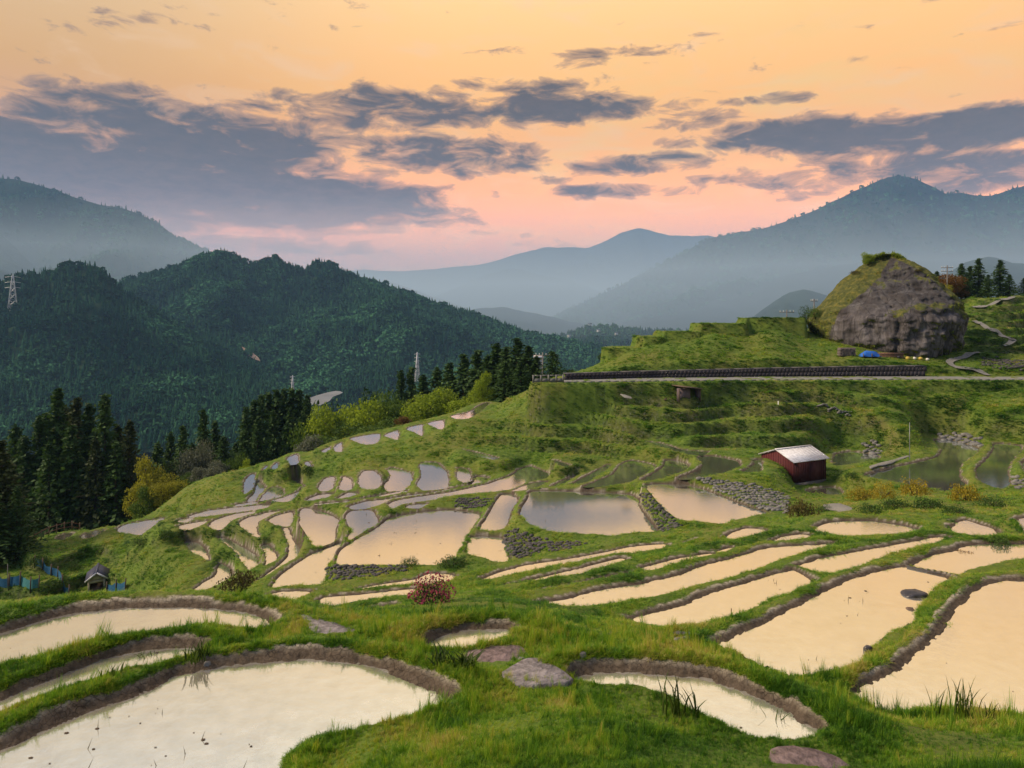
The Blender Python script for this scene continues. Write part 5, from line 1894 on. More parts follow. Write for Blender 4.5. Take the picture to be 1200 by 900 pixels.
for x in (-.9, 0, .85):
    MB().tube([(x, -.52, 0), (x, -.5, .4)], .05, 5).build('prop', M_WOOD, o)
q = rest(1044, 419)
o = empty('log_pile', q, -.05, label='long reddish-brown logs lying right of the blue tarpaulin', category='logs')
for i in range(9):
    MB().tube([(-1.3 + .1 * (i % 3), .14 * (i % 3), .1 + .17 * (i // 3)), (1.35 - .15 * (i % 2), .14 * (i % 3) + .05, .08 + .17 * (i // 3))], .09, 7).build('log', M_LOG, o)
M_BAGS = [simple('white_sack', (.6, .58, .52), .8, .15, 6), simple('yellow_sack', (.50, .38, .08), .8, .15, 6), simple('dark_sack', (.05, .05, .06), .7, .2, 6)]
for i, (px, mi, lab) in enumerate([(1053, 2, 'dark bundle in front of the reddish logs'), (1063, 1, 'yellow sack just right of the reddish logs'), (1072, 0, 'white sack left of its twin right of the logs'), (1079, 1, 'pale yellow sack between the white ones'), (1087, 0, 'white sack nearest to the right end of the pile')]):
    q = rest(px, 421)
    v = ICO_V * np.array([.24, .2, .19]) * (.8 + .5 * rng.random()) * (1 + .12 * rng.normal(size=(12, 1)))
    me = new_mesh('sack', v + [0, 0, .14], ICO_F, M_BAGS[mi], True)
    o = link('sack', me, None, label=lab, category='sack')
    o.location = q
q = hit(1128, 349, 85)
o = empty('shelter', q + Vector((0, 0, .2)), -.2, label='low shelter with a pale curved roof right of the boulder', category='shelter')
m = MB()
for i in range(6):
    a0, a1 = -1.5 + i * .5, -1.5 + (i + 1) * .5
    z = lambda t: .75 + .28 * math.sin((t + 1.5) * 1.1) + .12 * t
    m.quad((a0, -.7, z(a0)), (a1, -.7, z(a1)), (a1, .7, z(a1) + .25), (a0, .7, z(a0) + .25))
    m.quad((a0, -.7, z(a0) - .06), (a0, .7, z(a0) + .19), (a1, .7, z(a1) + .19), (a1, -.7, z(a1) - .06))
m.build('roof', M_WHITE, o)
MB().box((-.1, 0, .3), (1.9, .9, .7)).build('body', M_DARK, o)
for x in (-1.1, 1.1):
    MB().tube([(x, -.5, -.2), (x, -.5, .8)], .05, 5).build('post', M_WOOD, o)

# ------------------------------------------------------------------ slabs, boards, rocks
M_SLAB = simple('pinkish_slab', (.17, .125, .125), .85, .6, 12, 1.0)
M_SLABG = simple('grey_slab', (.20, .18, .185), .85, .55, 12, 1.0)


def slab(poly, th, label, mat, name='flagstone', cat='flagstone', lift=.012, d0=2.0):
    P = smooth_poly(poly, 3)
    P = P + rng.normal(size=P.shape) * .35
    c = P.mean(0)
    q = hit(c[0], c[1], d0)
    # the slab lies in its own gently tilted plane through q
    g = Vector(((ground_z(q.x + .3, q.y) - ground_z(q.x - .3, q.y)) / .6, (ground_z(q.x, q.y + .3) - ground_z(q.x, q.y - .3)) / .6, -1))
    gx_, gy_ = max(-.15, min(.15, g.x)), max(-.12, min(.12, g.y))
    V = []
    for a, b in P:
        u_, s_ = (a - 600) / F, (HZ - b) / F
        # ray * y  meets  z = q.z + lift + gx (x - qx) + gy (y - qy)
        y = (q.z + lift - gx_ * q.x - gy_ * q.y) / (s_ - gx_ * u_ - gy_)
        V.append(Vector((u_ * y, y, s_ * y)))
    cen = sum(V, Vector()) / len(V)
    n = len(V)
    top = [v - cen for v in V]
    ins = [(v - cen) * .96 + Vector((0, 0, .006 + .008 * rng.random())) for v in V]
    bot = [v - cen - Vector((0, 0, th)) for v in V]
    vs = [tuple(v) for v in top + ins + bot]
    f = [tuple(range(n, 2 * n))] + [(i, (i + 1) % n, n + (i + 1) % n, n + i) for i in range(n)] + [(i + 2 * n, (i + 1) % n + 2 * n, (i + 1) % n, i) for i in range(n)]
    o = link(name, new_mesh(name, vs, f, mat), None, label=label, category=cat)
    o.location = cen
    NOGRASS.append(poly)


NOGRASS = []
slab([(530, 770), (545, 760), (568, 756), (600, 756), (616, 760), (616, 769), (594, 782), (583, 787), (560, 781)], .12, 'pinkish flat stone below the small round paddy', M_SLAB)
slab([(588, 788), (606, 777), (622, 771), (642, 775), (672, 796), (652, 801), (610, 803), (596, 798)], .12, 'pale grey flat stone at the left end of the near paddy', M_SLABG)
slab([(350, 719), (375, 726), (400, 733), (417, 739), (418, 745), (392, 747), (370, 745), (361, 733)], .12, 'grey stone slab on the grassy track left of the mound', M_SLABG)
slab([(903, 878), (930, 875), (958, 879), (985, 890), (1000, 905), (905, 908)], .1, 'pinkish stone slab at the bottom edge of the photo', M_SLAB)
slab([(965, 591), (985, 590), (999, 596), (998, 603), (986, 603), (980, 597), (967, 596)], .06, 'pale bent concrete slab lying in the grass before the yellow bushes', M_CONC, 'slab', 'slab', .12, 25)
slab([(1019, 546), (1040, 540), (1063, 534), (1066, 535), (1044, 542.5), (1022, 548)], .06, 'long narrow concrete plank on the edge of the muddy paddy', M_CONC, 'slab', 'slab', .04, 40)
slab([(727, 462), (732, 462.5), (741, 466), (739, 467), (731, 464.5)], .05, 'pale board leaning by the green slope under the road', M_CONC, 'board', 'board', .1, 45)
stone_wall([(785, 745), (803, 741), (815, 744), (815, 748), (800, 751), (790, 752)], .10, 'cluster of small pale stones at the corner of the long bright paddy', y0=5, seed=20)


def rock(px, py, wpx, hpx, label, mat, seed, z=None):
    rs = np.random.default_rng(seed)
    if z is None:
        q = hit(px, py, 2)
    else:
        d = -z * F / (py - HZ)
        q = at(px, py, d)
    s = wpx / F * q.y / 2
    hh = hpx / F * q.y
    # a subdivided, chipped lump
    V = [Vector(v).normalized() for v in ICO_V]
    Fs = [tuple(f) for f in ICO_F]
    for _ in range(2):
        nf = []
        cache = {}
        for a, b, c in Fs:
            def midp(i, j):
                k_ = (min(i, j), max(i, j))
                if k_ not in cache:
                    V.append(((V[i] + V[j]) / 2).normalized())
                    cache[k_] = len(V) - 1
                return cache[k_]
            x, y_, z_ = midp(a, b), midp(b, c), midp(c, a)
            nf += [(a, x, z_), (x, b, y_), (z_, y_, c), (x, y_, z_)]
        Fs = nf
    A = np.array([tuple(v) for v in V])
    A = A * (1 + .30 * fbm(A[:, 0] * 1.6 + seed, A[:, 1] * 1.6 + A[:, 2] * 1.3, 3))[:, None]
    A = np.clip(A, -.85, .85)
    A = A * [s * 1.15, s * .8, hh * 1.0]
    o = link('rock', new_mesh('rock', A, Fs, mat), None, label=label, category='rock')
    o.location = q
    o.rotation_euler = (0, 0, rs.random() * 1.0 - .5)


M_WET = simple('wet_dark_rock', (.045, .042, .048), .35, .5, 6, .5, spec=.5)
rock(1071, 698, 28, 8, 'dark wet rock standing in the large right-hand paddy', M_WET, 1, z=ponds[6][1] - .02)
rock(1066, 722, 14, 10, 'brown stone at the grassy edge right of the wet rock', simple('brown_stone', (.13, .09, .07), .8, .4, 6, .4), 2)
rock(1017, 764, 10, 8, 'dark brown stone poking out of the grassy bund lower down', M_WET, 3)
rock(968, 670, 10, 6, 'small grey stone between two slanting paddies', M_STONE, 4)
rock(283, 735, 12, 7, 'pale stone in the grass at the right end of the second bund', M_STONE, 5)
rock(243, 779, 8, 4, 'pale chip of stone where grass meets the near cracked bund', M_STONE, 6)
rock(683, 772, 8, 7, 'upright pale stone in the dark mud bank', M_STONE, 7)
rock(611, 775, 9, 5, 'little stone between the two flagstones', M_STONE, 8)
pole(857, 713, (5.8 * F / (727 - HZ)), 'short wooden stake at the edge of the third slanting paddy', 0, 'stake', 'stake', .012, base=729, mat=M_WOOD)
# board dividing two levels of the large paddy
a, b = at(1063, 663.5, 13.6), at(1114, 676.5, 13.1)
za = ponds[6][1]
a.z = b.z = za + .012
m = MB()
m.box((0, 0, 0), ((b - a).length, .04, .035))
o = m.build('board', M_STONE_D, None, label='thin dark board parting the large right-hand paddy from the next', category='board')
o.location = (a + b) / 2
o.rotation_euler = (0, 0, math.atan2(b.y - a.y, b.x - a.x))

# ------------------------------------------------------------------ things floating in and sprouting from the water
rs_ = np.random.default_rng(15)
V, Fq, n = [], [], 0
V2, F2, n2 = [], [], 0
for idx, (nm, z, rim, poly, wat) in enumerate(polys):
    if not wat:
        continue
    c = poly.mean(0)
    r = np.hypot(*c)
    if r > 48:
        continue
    lo, hi = poly.min(0), poly.max(0)
    cnt = int(min(260, (hi[0] - lo[0]) * (hi[1] - lo[1]) * (14 if r < 9 else 3.0 if r < 20 else .6)))
    P = lo + (hi - lo) * rs_.random((cnt, 2))
    cl = fbm(P[:, 0] * .9 + idx, P[:, 1] * .9, 2)
    P = P[(sdist(P[:, 0], P[:, 1], poly) < -.05) & (cl > .02)]
    for x, y in P:
        s = (.004 + .012 * rs_.random() ** 3) * (1 + r * .07)
        a0 = rs_.random() * 6.28
        k = 5
        el_ = .4 + .6 * rs_.random()
        for j in range(k):
            t = a0 + 6.283 * j / k
            V.append((x + s * math.cos(t) * (1 + .3 * rs_.random()), y + s * el_ * math.sin(t), z + .004))
        V.append((x, y, z + .004 + s * .3))
        for j in range(k):
            Fq.append((n + j, n + (j + 1) % k, n + k))
        n += k + 1
        if rs_.random() < .30:
            h = (.03 + .05 * rs_.random()) * (1 + r * .02)
            dx = rs_.normal() * .02
            w_ = .0025 * (1 + r * .12)
            x2 = x + .05 + rs_.normal() * .05
            V2 += [(x2 - w_, y, z - .01), (x2 + w_, y, z - .01), (x2 + dx, y + dx, z + h)]
            F2.append((n2, n2 + 1, n2 + 2))
            n2 += 3
link('debris', new_mesh('debris', V, Fq, simple('rotting_straw', (.07, .05, .035), .9, .5, 30)), kind='stuff')
link('seedlings', new_mesh('seedlings', V2, F2, simple('dry_stubble', (.10, .09, .04), .9, .5, 30)), kind='stuff')

# ------------------------------------------------------------------ tall weeds in the foreground
M_REED = foliage_material('reed_leaves', (.018, .045, .008), (.09, .13, .02), .4)


def tall_weed(px, py, hpx, spreadpx, n, label, seed, wid=.008, arch=.6):
    rs = np.random.default_rng(seed)
    q = hit(px, py, 2.5)
    k = q.y / F
    V, Fs = [], []
    for i in range(n):
        a = rs.random() * 6.28
        r = .25 * spreadpx * k * rs.random()
        x0, y0 = math.cos(a) * r, math.sin(a) * r
        b = rs.random() * 6.28
        H = hpx * k * (.35 + .75 * rs.random())
        ln = arch * H * (.2 + rs.random())
        n0 = len(V)
        w_ = wid * (.6 + .6 * rs.random())
        for t, wd in ((0, .6), (.3, 1), (.6, .8), (.85, .4)):
            cx, cy, cz = x0 + math.cos(b) * ln * t ** 2, y0 + math.sin(b) * ln * t ** 2, H * (t - .3 * arch * t ** 3)
            V += [(cx - math.sin(b) * w_ * wd, cy + math.cos(b) * w_ * wd, cz), (cx + math.sin(b) * w_ * wd, cy - math.cos(b) * w_ * wd, cz)]
        V.append((x0 + math.cos(b) * ln, y0 + math.sin(b) * ln, H * (1 - .3 * arch)))
        for j in range(3):
            Fs.append((n0 + 2 * j, n0 + 2 * j + 1, n0 + 2 * j + 3, n0 + 2 * j + 2))
        Fs.append((n0 + 6, n0 + 7, n0 + 8))
    o = link('grass_clump', new_mesh('grass_clump', V, Fs, M_REED), None, label=label, category='grass clump')
    o.location = q - Vector((0, 0, .02))


tall_weed(790, 838, 58, 60, 26, 'tall arching grass blades at the edge of the near right paddy', 1)
tall_weed(815, 838, 45, 40, 14, 'smaller arching blades just right of the tallest clump', 2)
tall_weed(1130, 845, 62, 60, 34, 'tall upright grass clump before the right-hand paddy', 3, arch=.4)
tall_weed(1165, 850, 40, 50, 18, 'shorter reedy clump right of the tall upright one', 4)
tall_weed(1094, 845, 42, 30, 10, 'thin dry blades left of the tall upright clump', 5)
tall_weed(905, 862, 40, 50, 10, 'few long blades leaning over the water at the bottom', 6)
tall_weed(545, 788, 32, 50, 60, 'lush broad-bladed clump right of the near cracked bund', 7, wid=.013, arch=.8)
tall_weed(518, 782, 28, 50, 50, 'lush green clump beside the end of the near cracked bund', 8, wid=.013, arch=.8)
tall_weed(170, 778, 20, 50, 50, 'bright green tuft on the bund between the two left paddies', 9, wid=.008)
tall_weed(130, 795, 18, 50, 40, 'green tuft lower down on the same left bund', 10, wid=.008)
tall_weed(232, 772, 22, 60, 60, 'thick dark green tuft where the two left bunds meet', 11, wid=.009)
tall_weed(560, 755, 16, 30, 20, 'thin upright blades at the small round paddy', 12, wid=.006)

# ------------------------------------------------------------------ far things: river gravel, landslip, hamlet
def sheet_on(name, pts, d, mat, lift=0, **kw):
    V = []
    for px, py in pts:
        V.append(tuple(at(px, py, d if not hasattr(d, '__call__') else d(px, py))))
    link(name, new_mesh(name, V, [tuple(range(len(V)))], mat), **kw)


M_GRAVEL = simple('river_gravel', (.17, .18, .19), .9, .2, .05)
M_SCAR = simple('bare_earth', (.30, .22, .17), .95, .3, .05)
zr = -92.0
link('river', new_mesh('river', [((a - 600) / F * (-zr * F / (b - HZ)), -zr * F / (b - HZ), zr) for a, b in
     [(358, 468), (372, 463), (385, 459.5), (393, 458), (399, 458.5), (402, 460), (398, 462), (390, 465), (386, 470), (375, 475), (362, 474)]], [tuple(range(11))], M_GRAVEL), kind='structure')
M_HOUSE = simple('far_house_wall', (.55, .53, .5), .8, .1, .5)
M_HROOF = simple('far_house_roof', (.10, .11, .14), .7, .2, .5)
for i, (px, py, w, lab) in enumerate([(690, 384, 9, 'highest tiny pale house on the hazy hill in the valley'), (703, 392, 8, 'tiny pale house in the middle of the far hamlet'),
                                      (668, 398, 8, 'leftmost tiny pale house of the far hamlet'), (722, 395, 8, 'rightmost tiny pale house of the far hamlet')]):
    X4, Y4, H4_, u4, v4 = h4
    j = int(np.argmin(np.abs(u4 - (px - 600) / F)))
    rowp = HZ - H4_[:, j] / Y4[:, j] * F
    k_ = int(np.argmax(rowp[:len(v4) - 12] < py + 1))
    o = empty('house', (X4[k_, j], Y4[k_, j], H4_[k_, j] + 6), .4 * i, label=lab, category='house')
    MB().box((0, 0, 3), (w, 7, 6)).build('wall', M_HOUSE, o)
    m = MB()
    m.v = [(-w / 2 - 1, -4.5, 6), (w / 2 + 1, -4.5, 6), (w / 2 + 1, 4.5, 6), (-w / 2 - 1, 4.5, 6), (-w / 2 - 1, 0, 9), (w / 2 + 1, 0, 9)]
    m.f = [(0, 1, 5, 4), (2, 3, 4, 5), (0, 4, 3), (1, 2, 5), (3, 2, 1, 0)]
    m.build('roof', M_HROOF, o)
# the landslip on the main hill
X1, Y1, H1_, u1, v1 = h1
V = []
for px, py in [(283, 406), (290, 409), (297, 414), (303, 419), (305, 423), (298, 421), (291, 416), (286, 411)]:
    j = int(np.argmin(np.abs(u1 - (px - 600) / F)))
    rowp = HZ - H1_[:, j] / Y1[:, j] * F
    kk_ = int(np.argmax(rowp[:len(v1) - 12] < py))
    d = Y1[kk_, j]
    V.append(tuple(at(px, py, d - 22)))
link('landslip', new_mesh('landslip', V, [tuple(range(len(V)))], M_SCAR), kind='structure')

NEAR_N, MID_N, FAR_N = 110000, 70000, 90000

# ------------------------------------------------------------------ grass: tufts set out on the ground by geometry nodes
def tuft(seed, n, h, spread, w, curl, stiff=0):
    rs = np.random.default_rng(seed)
    V = []
    Fq = []
    for i in range(n):
        a = rs.random() * 6.28
        r = spread * math.sqrt(rs.random())
        x, y = math.cos(a) * r, math.sin(a) * r
        hh = h * (0.45 + 0.75 * rs.random())
        b = rs.random() * 6.28
        lean = curl * (0.3 + rs.random()) * hh
        dx, dy = math.cos(b), math.sin(b)
        n0 = len(V)
        ww = w * (.7 + .6 * rs.random())
        for k, (t, wd) in enumerate(((0, 1), (.45, .8), (.8, .5))):
            cx, cy, cz = x + dx * lean * t * t, y + dy * lean * t * t, hh * (t - .25 * curl * t * t)
            V.append((cx - dy * ww * wd * .5, cy + dx * ww * wd * .5, cz))
            V.append((cx + dy * ww * wd * .5, cy - dx * ww * wd * .5, cz))
        V.append((x + dx * lean, y + dy * lean, hh * (1 - .3 * curl)))
        Fq += [(n0, n0 + 1, n0 + 3, n0 + 2), (n0 + 2, n0 + 3, n0 + 5, n0 + 4), (n0 + 4, n0 + 5, n0 + 6)]
    return new_mesh('tuft', V, Fq, M_BLADE)


def weed(seed, n=16, sz=.5):
    """rosette of broad leaves"""
    rs = np.random.default_rng(seed)
    V = []
    Fq = []
    for i in range(n):
        a = rs.random() * 6.28
        L = sz * (.5 + .6 * rs.random())
        e = .3 + .9 * rs.random()
        dx, dy = math.cos(a), math.sin(a)
        ww = L * .3
        n0 = len(V)
        V += [(0, 0, 0), (dx * L * .5 - dy * ww, dy * L * .5 + dx * ww, L * e * .6), (dx * L * .5 + dy * ww, dy * L * .5 - dx * ww, L * e * .6), (dx * L, dy * L, L * e * .75)]
        Fq += [(n0, n0 + 2, n0 + 3, n0 + 1)]
    return new_mesh('tuft', V, Fq, M_BLADE)


M_BLADE = blade_material('grass_blades')
TUFTS = [tuft(1, 34, 1.0, .55, .055, .5), tuft(2, 30, .8, .6, .06, .9), tuft(3, 26, 1.25, .45, .05, .35), tuft(4, 36, .7, .65, .07, 1.0), weed(5, 20, .6), weed(6, 26, .5)]
tuft_col = bpy.data.collections.new('grass_tufts')
for i, me in enumerate(TUFTS):
    tuft_col.objects.link(bpy.data.objects.new('tuft_%s' % 'abcdef'[i], me))


def scatter_tree():
    ng = bpy.data.node_groups.new('scatter', 'GeometryNodeTree')
    ng.interface.new_socket('Geometry', in_out='INPUT', socket_type='NodeSocketGeometry')
    ng.interface.new_socket('Source', in_out='INPUT', socket_type='NodeSocketCollection')
    ng.interface.new_socket('Geometry', in_out='OUTPUT', socket_type='NodeSocketGeometry')
    n, l = ng.nodes, ng.links
    gi = n.new('NodeGroupInput')
    go = n.new('NodeGroupOutput')
    ci = n.new('GeometryNodeCollectionInfo')
    ci.inputs['Separate Children'].default_value = True
    ci.inputs['Reset Children'].default_value = True
    l.new(gi.outputs['Source'], ci.inputs['Collection'])
    m2p = n.new('GeometryNodeMeshToPoints')
    l.new(gi.outputs['Geometry'], m2p.inputs['Mesh'])
    iop = n.new('GeometryNodeInstanceOnPoints')
    l.new(m2p.outputs[0], iop.inputs['Points'])
    l.new(ci.outputs[0], iop.inputs['Instance'])
    iop.inputs['Pick Instance'].default_value = True

    def named(nm, ty):
        a = n.new('GeometryNodeInputNamedAttribute')
        a.data_type = ty
        a.inputs[0].default_value = nm
        return a.outputs[0]
    l.new(named('pick', 'INT'), iop.inputs['Instance Index'])
    e2r = n.new('FunctionNodeEulerToRotation')
    l.new(named('rot', 'FLOAT_VECTOR'), e2r.inputs[0])
    l.new(e2r.outputs[0], iop.inputs['Rotation'])
    l.new(named('siz', 'FLOAT_VECTOR'), iop.inputs['Scale'])
    l.new(iop.outputs[0], go.inputs[0])
    return ng


SCATTER = scatter_tree()


def scatter(name, P, rot, siz, pick, tint, coll, **props):
    me = bpy.data.meshes.new(name)
    n = len(P)
    me.vertices.add(n)
    me.vertices.foreach_set('co', np.asarray(P, np.float32).ravel())
    for nm, ty, arr in (('rot', 'FLOAT_VECTOR', rot), ('siz', 'FLOAT_VECTOR', siz)):
        a = me.attributes.new(nm, ty, 'POINT')
        a.data.foreach_set('vector', np.asarray(arr, np.float32).ravel())
    a = me.attributes.new('pick', 'INT', 'POINT')
    a.data.foreach_set('value', np.asarray(pick, np.int32))
    a = me.attributes.new('tint', 'FLOAT', 'POINT')
    a.data.foreach_set('value', np.asarray(tint, np.float32))
    o = link(name, me, kind='stuff', **props)
    md = o.modifiers.new('scatter', 'NODES')
    md.node_group = SCATTER
    for it in SCATTER.interface.items_tree:
        if it.name == 'Source':
            md[it.identifier] = coll
    return o


# where turf grows: not on water, bund mud, road, path, slabs
free = (GD > 0) & (mud < 0.5)
for nm, z, rim, poly, wat in polys:
    if nm in ('ROAD', 'LEDGE'):
        free &= ~((sdist(GX, GY, poly) < 0.15))
for pl, w_ in PATHS_PX:
    Pp = np.array(pl, float)
    for (a, b), (c, d) in zip(Pp[:-1], Pp[1:]):
        t = np.clip(((PU - a) * (c - a) + (PV - b) * (d - b)) / ((c - a) ** 2 + (d - b) ** 2), 0, 1)
        free &= ~((np.hypot(PU - a - t * (c - a), (PV - b - t * (d - b)) * 1.5) < w_) & (GY > 60))
for sl in NOGRASS:
    free &= ~((sdist(PU, PV, np.array(sl, float)) < -3.0) & (GY < 60))
free &= (GY < 148)
dzu = np.gradient(GZ, axis=1) / np.maximum(np.abs(np.gradient(GX, axis=1)), 1e-6)
view = -GZ / GY + dzy                   # how far the slope turns towards the eye
cell_h = np.gradient(GY, axis=0)
fore = np.clip((dzy - GZ / GY), 0.02, 3) * cell_h / GY * F        # rows of pixels the cell covers
inview = (np.abs(GU) < 0.82) & (GY > 3.0)
wgt = np.where(free & inview, np.clip(fore, 0.12, 5), 0)
near = wgt * (rr < 11)
mid = wgt * (rr >= 10) * (rr < 30)
far = wgt * (rr >= 28)
TN = fbm(GX * .35, GY * .35, 4) + (0.6 + .5 * (rr < 14)) * fbm(GX * 2.1, GY * 2.1, 3)


bank_shade = np.maximum(sstep(0.45, 1.1, np.abs(dzy)) * sstep(12, 20, rr), GT)  # deepens tufts on steep faces: bank shade painted into their tint


def sow(name, W, n, size, hvar, picks, seed):
    rs = np.random.default_rng(seed)
    cdf = np.cumsum(W.ravel())
    k = np.searchsorted(cdf, rs.random(n) * cdf[-1])
    k = np.minimum(k, W.size - 1)
    i, j = np.unravel_index(k, W.shape)
    i = np.minimum(i, W.shape[0] - 2)
    j = np.minimum(j, W.shape[1] - 2)
    a, b = rs.random(n), rs.random(n)
    def lerp(A):
        return (A[i, j] * (1 - a) + A[i + 1, j] * a) * (1 - b) + (A[i, j + 1] * (1 - a) + A[i + 1, j + 1] * a) * b
    P = np.stack([lerp(GX), lerp(GY), lerp(GZ)], 1)
    r = np.hypot(P[:, 0], P[:, 1])
    big = np.clip(1 + 1.3 * (vnoise(P[:, 0] * 1.7, P[:, 1] * 1.7) + .1), .5, 1.9)
    s = size(r) * (0.6 + 0.7 * rs.random(n)) * big
    P[:, 2] -= 0.012
    rot = np.stack([rs.normal(0, .18, n), rs.normal(0, .18, n), rs.random(n) * 6.28], 1)
    hz = s * hvar(r) * (0.7 + .7 * rs.random(n))
    hz = hz * np.clip(.25 + GD[i, j] / (.04 * r), .25, 1)
    siz = np.stack([s, s, hz], 1)
    tn = TN[i, j]
    tint = np.clip(0.50 - .50 * bank_shade[i, j] + 0.55 * tn + rs.normal(0, .14, n) + dry[i, j] * .6, 0, 1)
    pick = rs.choice(picks, n)
    wd = (pick >= 4)
    tint = np.where(wd, tint * .5, tint)
    siz[wd] *= .7
    return scatter(name, P, rot, siz, pick, tint, tuft_col)


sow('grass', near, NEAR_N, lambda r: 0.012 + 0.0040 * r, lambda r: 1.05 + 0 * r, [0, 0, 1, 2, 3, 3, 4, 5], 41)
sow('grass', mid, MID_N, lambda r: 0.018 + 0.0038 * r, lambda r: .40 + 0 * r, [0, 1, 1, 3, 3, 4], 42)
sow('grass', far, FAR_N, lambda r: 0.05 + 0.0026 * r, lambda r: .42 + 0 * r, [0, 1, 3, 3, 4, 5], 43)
# fringe hanging over the waterline on the near sides
edge = np.where((GD > -0.01) & (GD < 0.10 * sc_) & (dgy < 0.1) & inview & (GY < 40), np.clip(fore, .3, 5), 0)
sow('grass', edge, 9000, lambda r: 0.015 + 0.004 * r, lambda r: 1.2 + 0 * r, [0, 2, 2, 1], 44)

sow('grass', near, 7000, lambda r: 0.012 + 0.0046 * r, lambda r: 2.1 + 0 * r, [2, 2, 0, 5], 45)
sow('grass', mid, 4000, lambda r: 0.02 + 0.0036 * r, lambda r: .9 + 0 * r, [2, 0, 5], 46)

# turf curling over the dried crests of the bunds
lip = np.where((GD > mudw * .75) & (GD < mudw * 1.5) & (mudw > .08) & inview & (rr < 9.5), np.clip(fore, .3, 5), 0)
sow('grass', lip, 11000, lambda r: 0.012 + 0.0042 * r, lambda r: 1.1 + 0 * r, [1, 3, 3, 2], 47)

# ------------------------------------------------------------------ the forests on the hills, read as one mass each
def low_conifer(seed, w):
    rs = np.random.default_rng(seed)
    V = []
    Fq = []
    for L in range(5):
        z0, z1 = L * .17, L * .17 + .34
        R = w * (1 - L / 5.6)
        n0 = len(V)
        k = 7
        V.append((0, 0, min(1, z1)))
        for j in range(k):
            a = 6.283 * j / k + L
            q = R * (.7 + .5 * rs.random())
            V.append((math.cos(a) * q, math.sin(a) * q, z0 + .08 * rs.random()))
        for j in range(k):
            Fq.append((n0, n0 + 1 + j, n0 + 1 + (j + 1) % k))
    return V, Fq


def low_round(seed):
    rs = np.random.default_rng(seed)
    C = rs.normal(size=(46, 3))
    C /= np.linalg.norm(C, axis=1, keepdims=True)
    C = C * .42 * (0.75 + .4 * rs.random((46, 1))) + [0, 0, .55]
    v, f = leaf_quads(C, np.full(46, .34), rs, aspect=.9)
    return v, f


def hill_foliage(name, c0, c1):
    m, t, b = mat_new(name)
    a = t.add('ShaderNodeAttribute', attribute_name='tint', attribute_type='INSTANCER')
    col = t.ramp(a.outputs['Fac'], [(0, c0), (.8, c1), (1.0, tuple(q * 1.9 for q in c1))])
    t.l.new(col, b.inputs['Base Color'])
    b.inputs['Roughness'].default_value = 1.0
    b.inputs['Specular IOR Level'].default_value = 0.0
    return m


M_HF = hill_foliage('hill_trees', (.006, .030, .017), (.034, .095, .042))
fc = bpy.data.collections.new('forest_trees')
for i in range(3):
    V_, F_ = low_conifer(60 + i, .26)
    fc.objects.link(bpy.data.objects.new('tree_%s' % 'abc'[i], new_mesh('tree', V_, F_, M_HF)))
V_, F_ = low_round(64)
fc.objects.link(bpy.data.objects.new('tree_d', new_mesh('tree', V_, F_, M_HF)))


def forest(patch, n, size, name, seed, rnd=.15, vmin=.0):
    X, Y, H, u, v = patch
    rs = np.random.default_rng(seed)
    fi = rs.random(n) * (np.interp(1.06, v, np.arange(len(v))) - np.interp(vmin, v, np.arange(len(v)))) + np.interp(vmin, v, np.arange(len(v)))
    fj = rs.random(n) * (len(u) - 1.01)
    i = fi.astype(int)
    j = fj.astype(int)
    a, b = fi - i, fj - j
    def lerp(A):
        return (A[i, j] * (1 - a) + A[i + 1, j] * a) * (1 - b) + (A[i, j + 1] * (1 - a) + A[i + 1, j + 1] * a) * b
    P = np.stack([lerp(X), lerp(Y), lerp(H)], 1)
    ok = np.abs(P[:, 0] / P[:, 1]) < .82
    P = P[ok]
    n = len(P)
    s = size * (.7 + .6 * rs.random(n))
    sp = fbm(P[:, 0] / 90, P[:, 1] / 90, 3)
    P[:, 2] -= 1.0 + s * .15
    rot = np.stack([0 * s, 0 * s, rs.random(n) * 6.28], 1)
    siz = np.stack([s, s, s * (.8 + .4 * rs.random(n))], 1)
    pick = np.where(rs.random(n) < rnd + .5 * (sp > .25), 3, rs.integers(0, 3, n))
    siz[pick == 3] *= [1, 1, .8]
    tint = np.clip(.38 + sp * .8 + rs.normal(0, .17, n) + .3 * (pick == 3), 0, 1)
    scatter(name, P, rot, siz, pick, tint, fc)


forest(h2, 26000, 11, 'forest', 71)
forest(h1, 30000, 13, 'forest', 72, .2)
forest(h3, 16000, 20, 'forest', 73)
forest(h4, 6000, 15, 'forest', 74)
forest(h9, 16000, 26, 'forest', 76, .3)
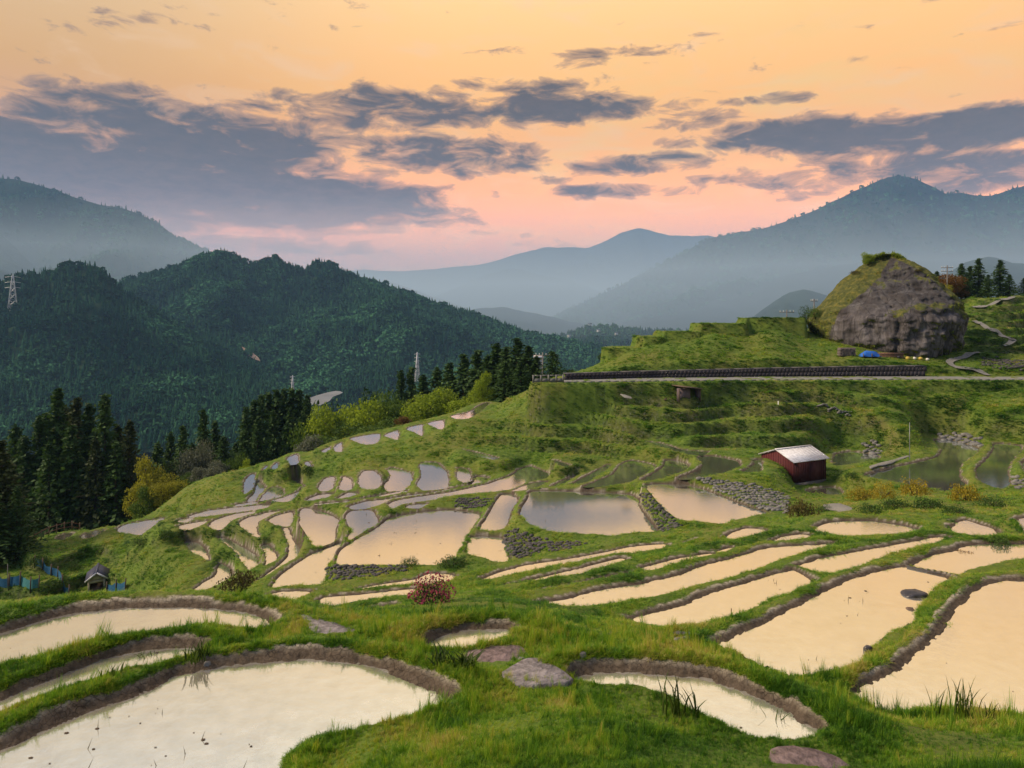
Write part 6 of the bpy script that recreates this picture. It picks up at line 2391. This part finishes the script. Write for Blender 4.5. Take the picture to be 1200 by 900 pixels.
# woods on the valley floor behind the cedars
Pv = (VX, VY, VZ, vu, vy)
rs_ = np.random.default_rng(75)
n_ = 9000
yv = 150 + 560 * rs_.random(n_) ** .8
uv_ = -0.82 + 1.05 * rs_.random(n_)
ki = np.clip(np.searchsorted(vy, yv), 1, len(vy) - 1)
kj = np.clip(np.searchsorted(vu, uv_), 1, len(vu) - 1)
zv = VZ[ki, kj]
px_ = uv_ * F + 600
ok = ~((px_ > 350) & (px_ < 405) & (yv > 560)) & ~((px_ > 640))
yv, uv_, zv = yv[ok], uv_[ok], zv[ok]
n_ = len(yv)
s_ = (8 + 6 * rs_.random(n_))
scatter('forest', np.stack([uv_ * yv, yv, zv - 1.5], 1), np.stack([0 * s_, 0 * s_, rs_.random(n_) * 6.28], 1), np.stack([s_, s_, s_ * (.8 + .5 * rs_.random(n_))], 1),
        np.where(rs_.random(n_) < .35, 3, rs_.integers(0, 3, n_)), np.clip(.45 + rs_.normal(0, .2, n_), 0, 1), fc)
HAZE_D, HAZE_C, MIST_D, MIST_TOP, MIST_C = 1/9800, (0.34, 0.60, 1.0, 1), 1/2400, 260, (0.66, 0.84, 1.0, 1)

# ------------------------------------------------------------------ the air
def air(name, lo, hi, dens, col):
    m = bpy.data.materials.new(name)
    m.use_nodes = True
    t = NT(m.node_tree)
    t.n.clear()
    out = t.add('ShaderNodeOutputMaterial')
    pv = t.add('ShaderNodeVolumePrincipled')
    pv.inputs['Color'].default_value = col
    pv.inputs['Density'].default_value = dens
    pv.inputs['Anisotropy'].default_value = 0.0
    t.l.new(pv.outputs[0], out.inputs['Volume'])
    b = MB()
    b.box(((lo[0] + hi[0]) / 2, (lo[1] + hi[1]) / 2, (lo[2] + hi[2]) / 2), (hi[0] - lo[0], hi[1] - lo[1], hi[2] - lo[2]))
    return b.build(name, m, kind='stuff')


air('haze', (-14000, -400, -161), (14000, 13500, 1100), HAZE_D, HAZE_C)
air('valley_mist', (-13000, 1500, -160.5), (13000, 13400, MIST_TOP), MIST_D, MIST_C)
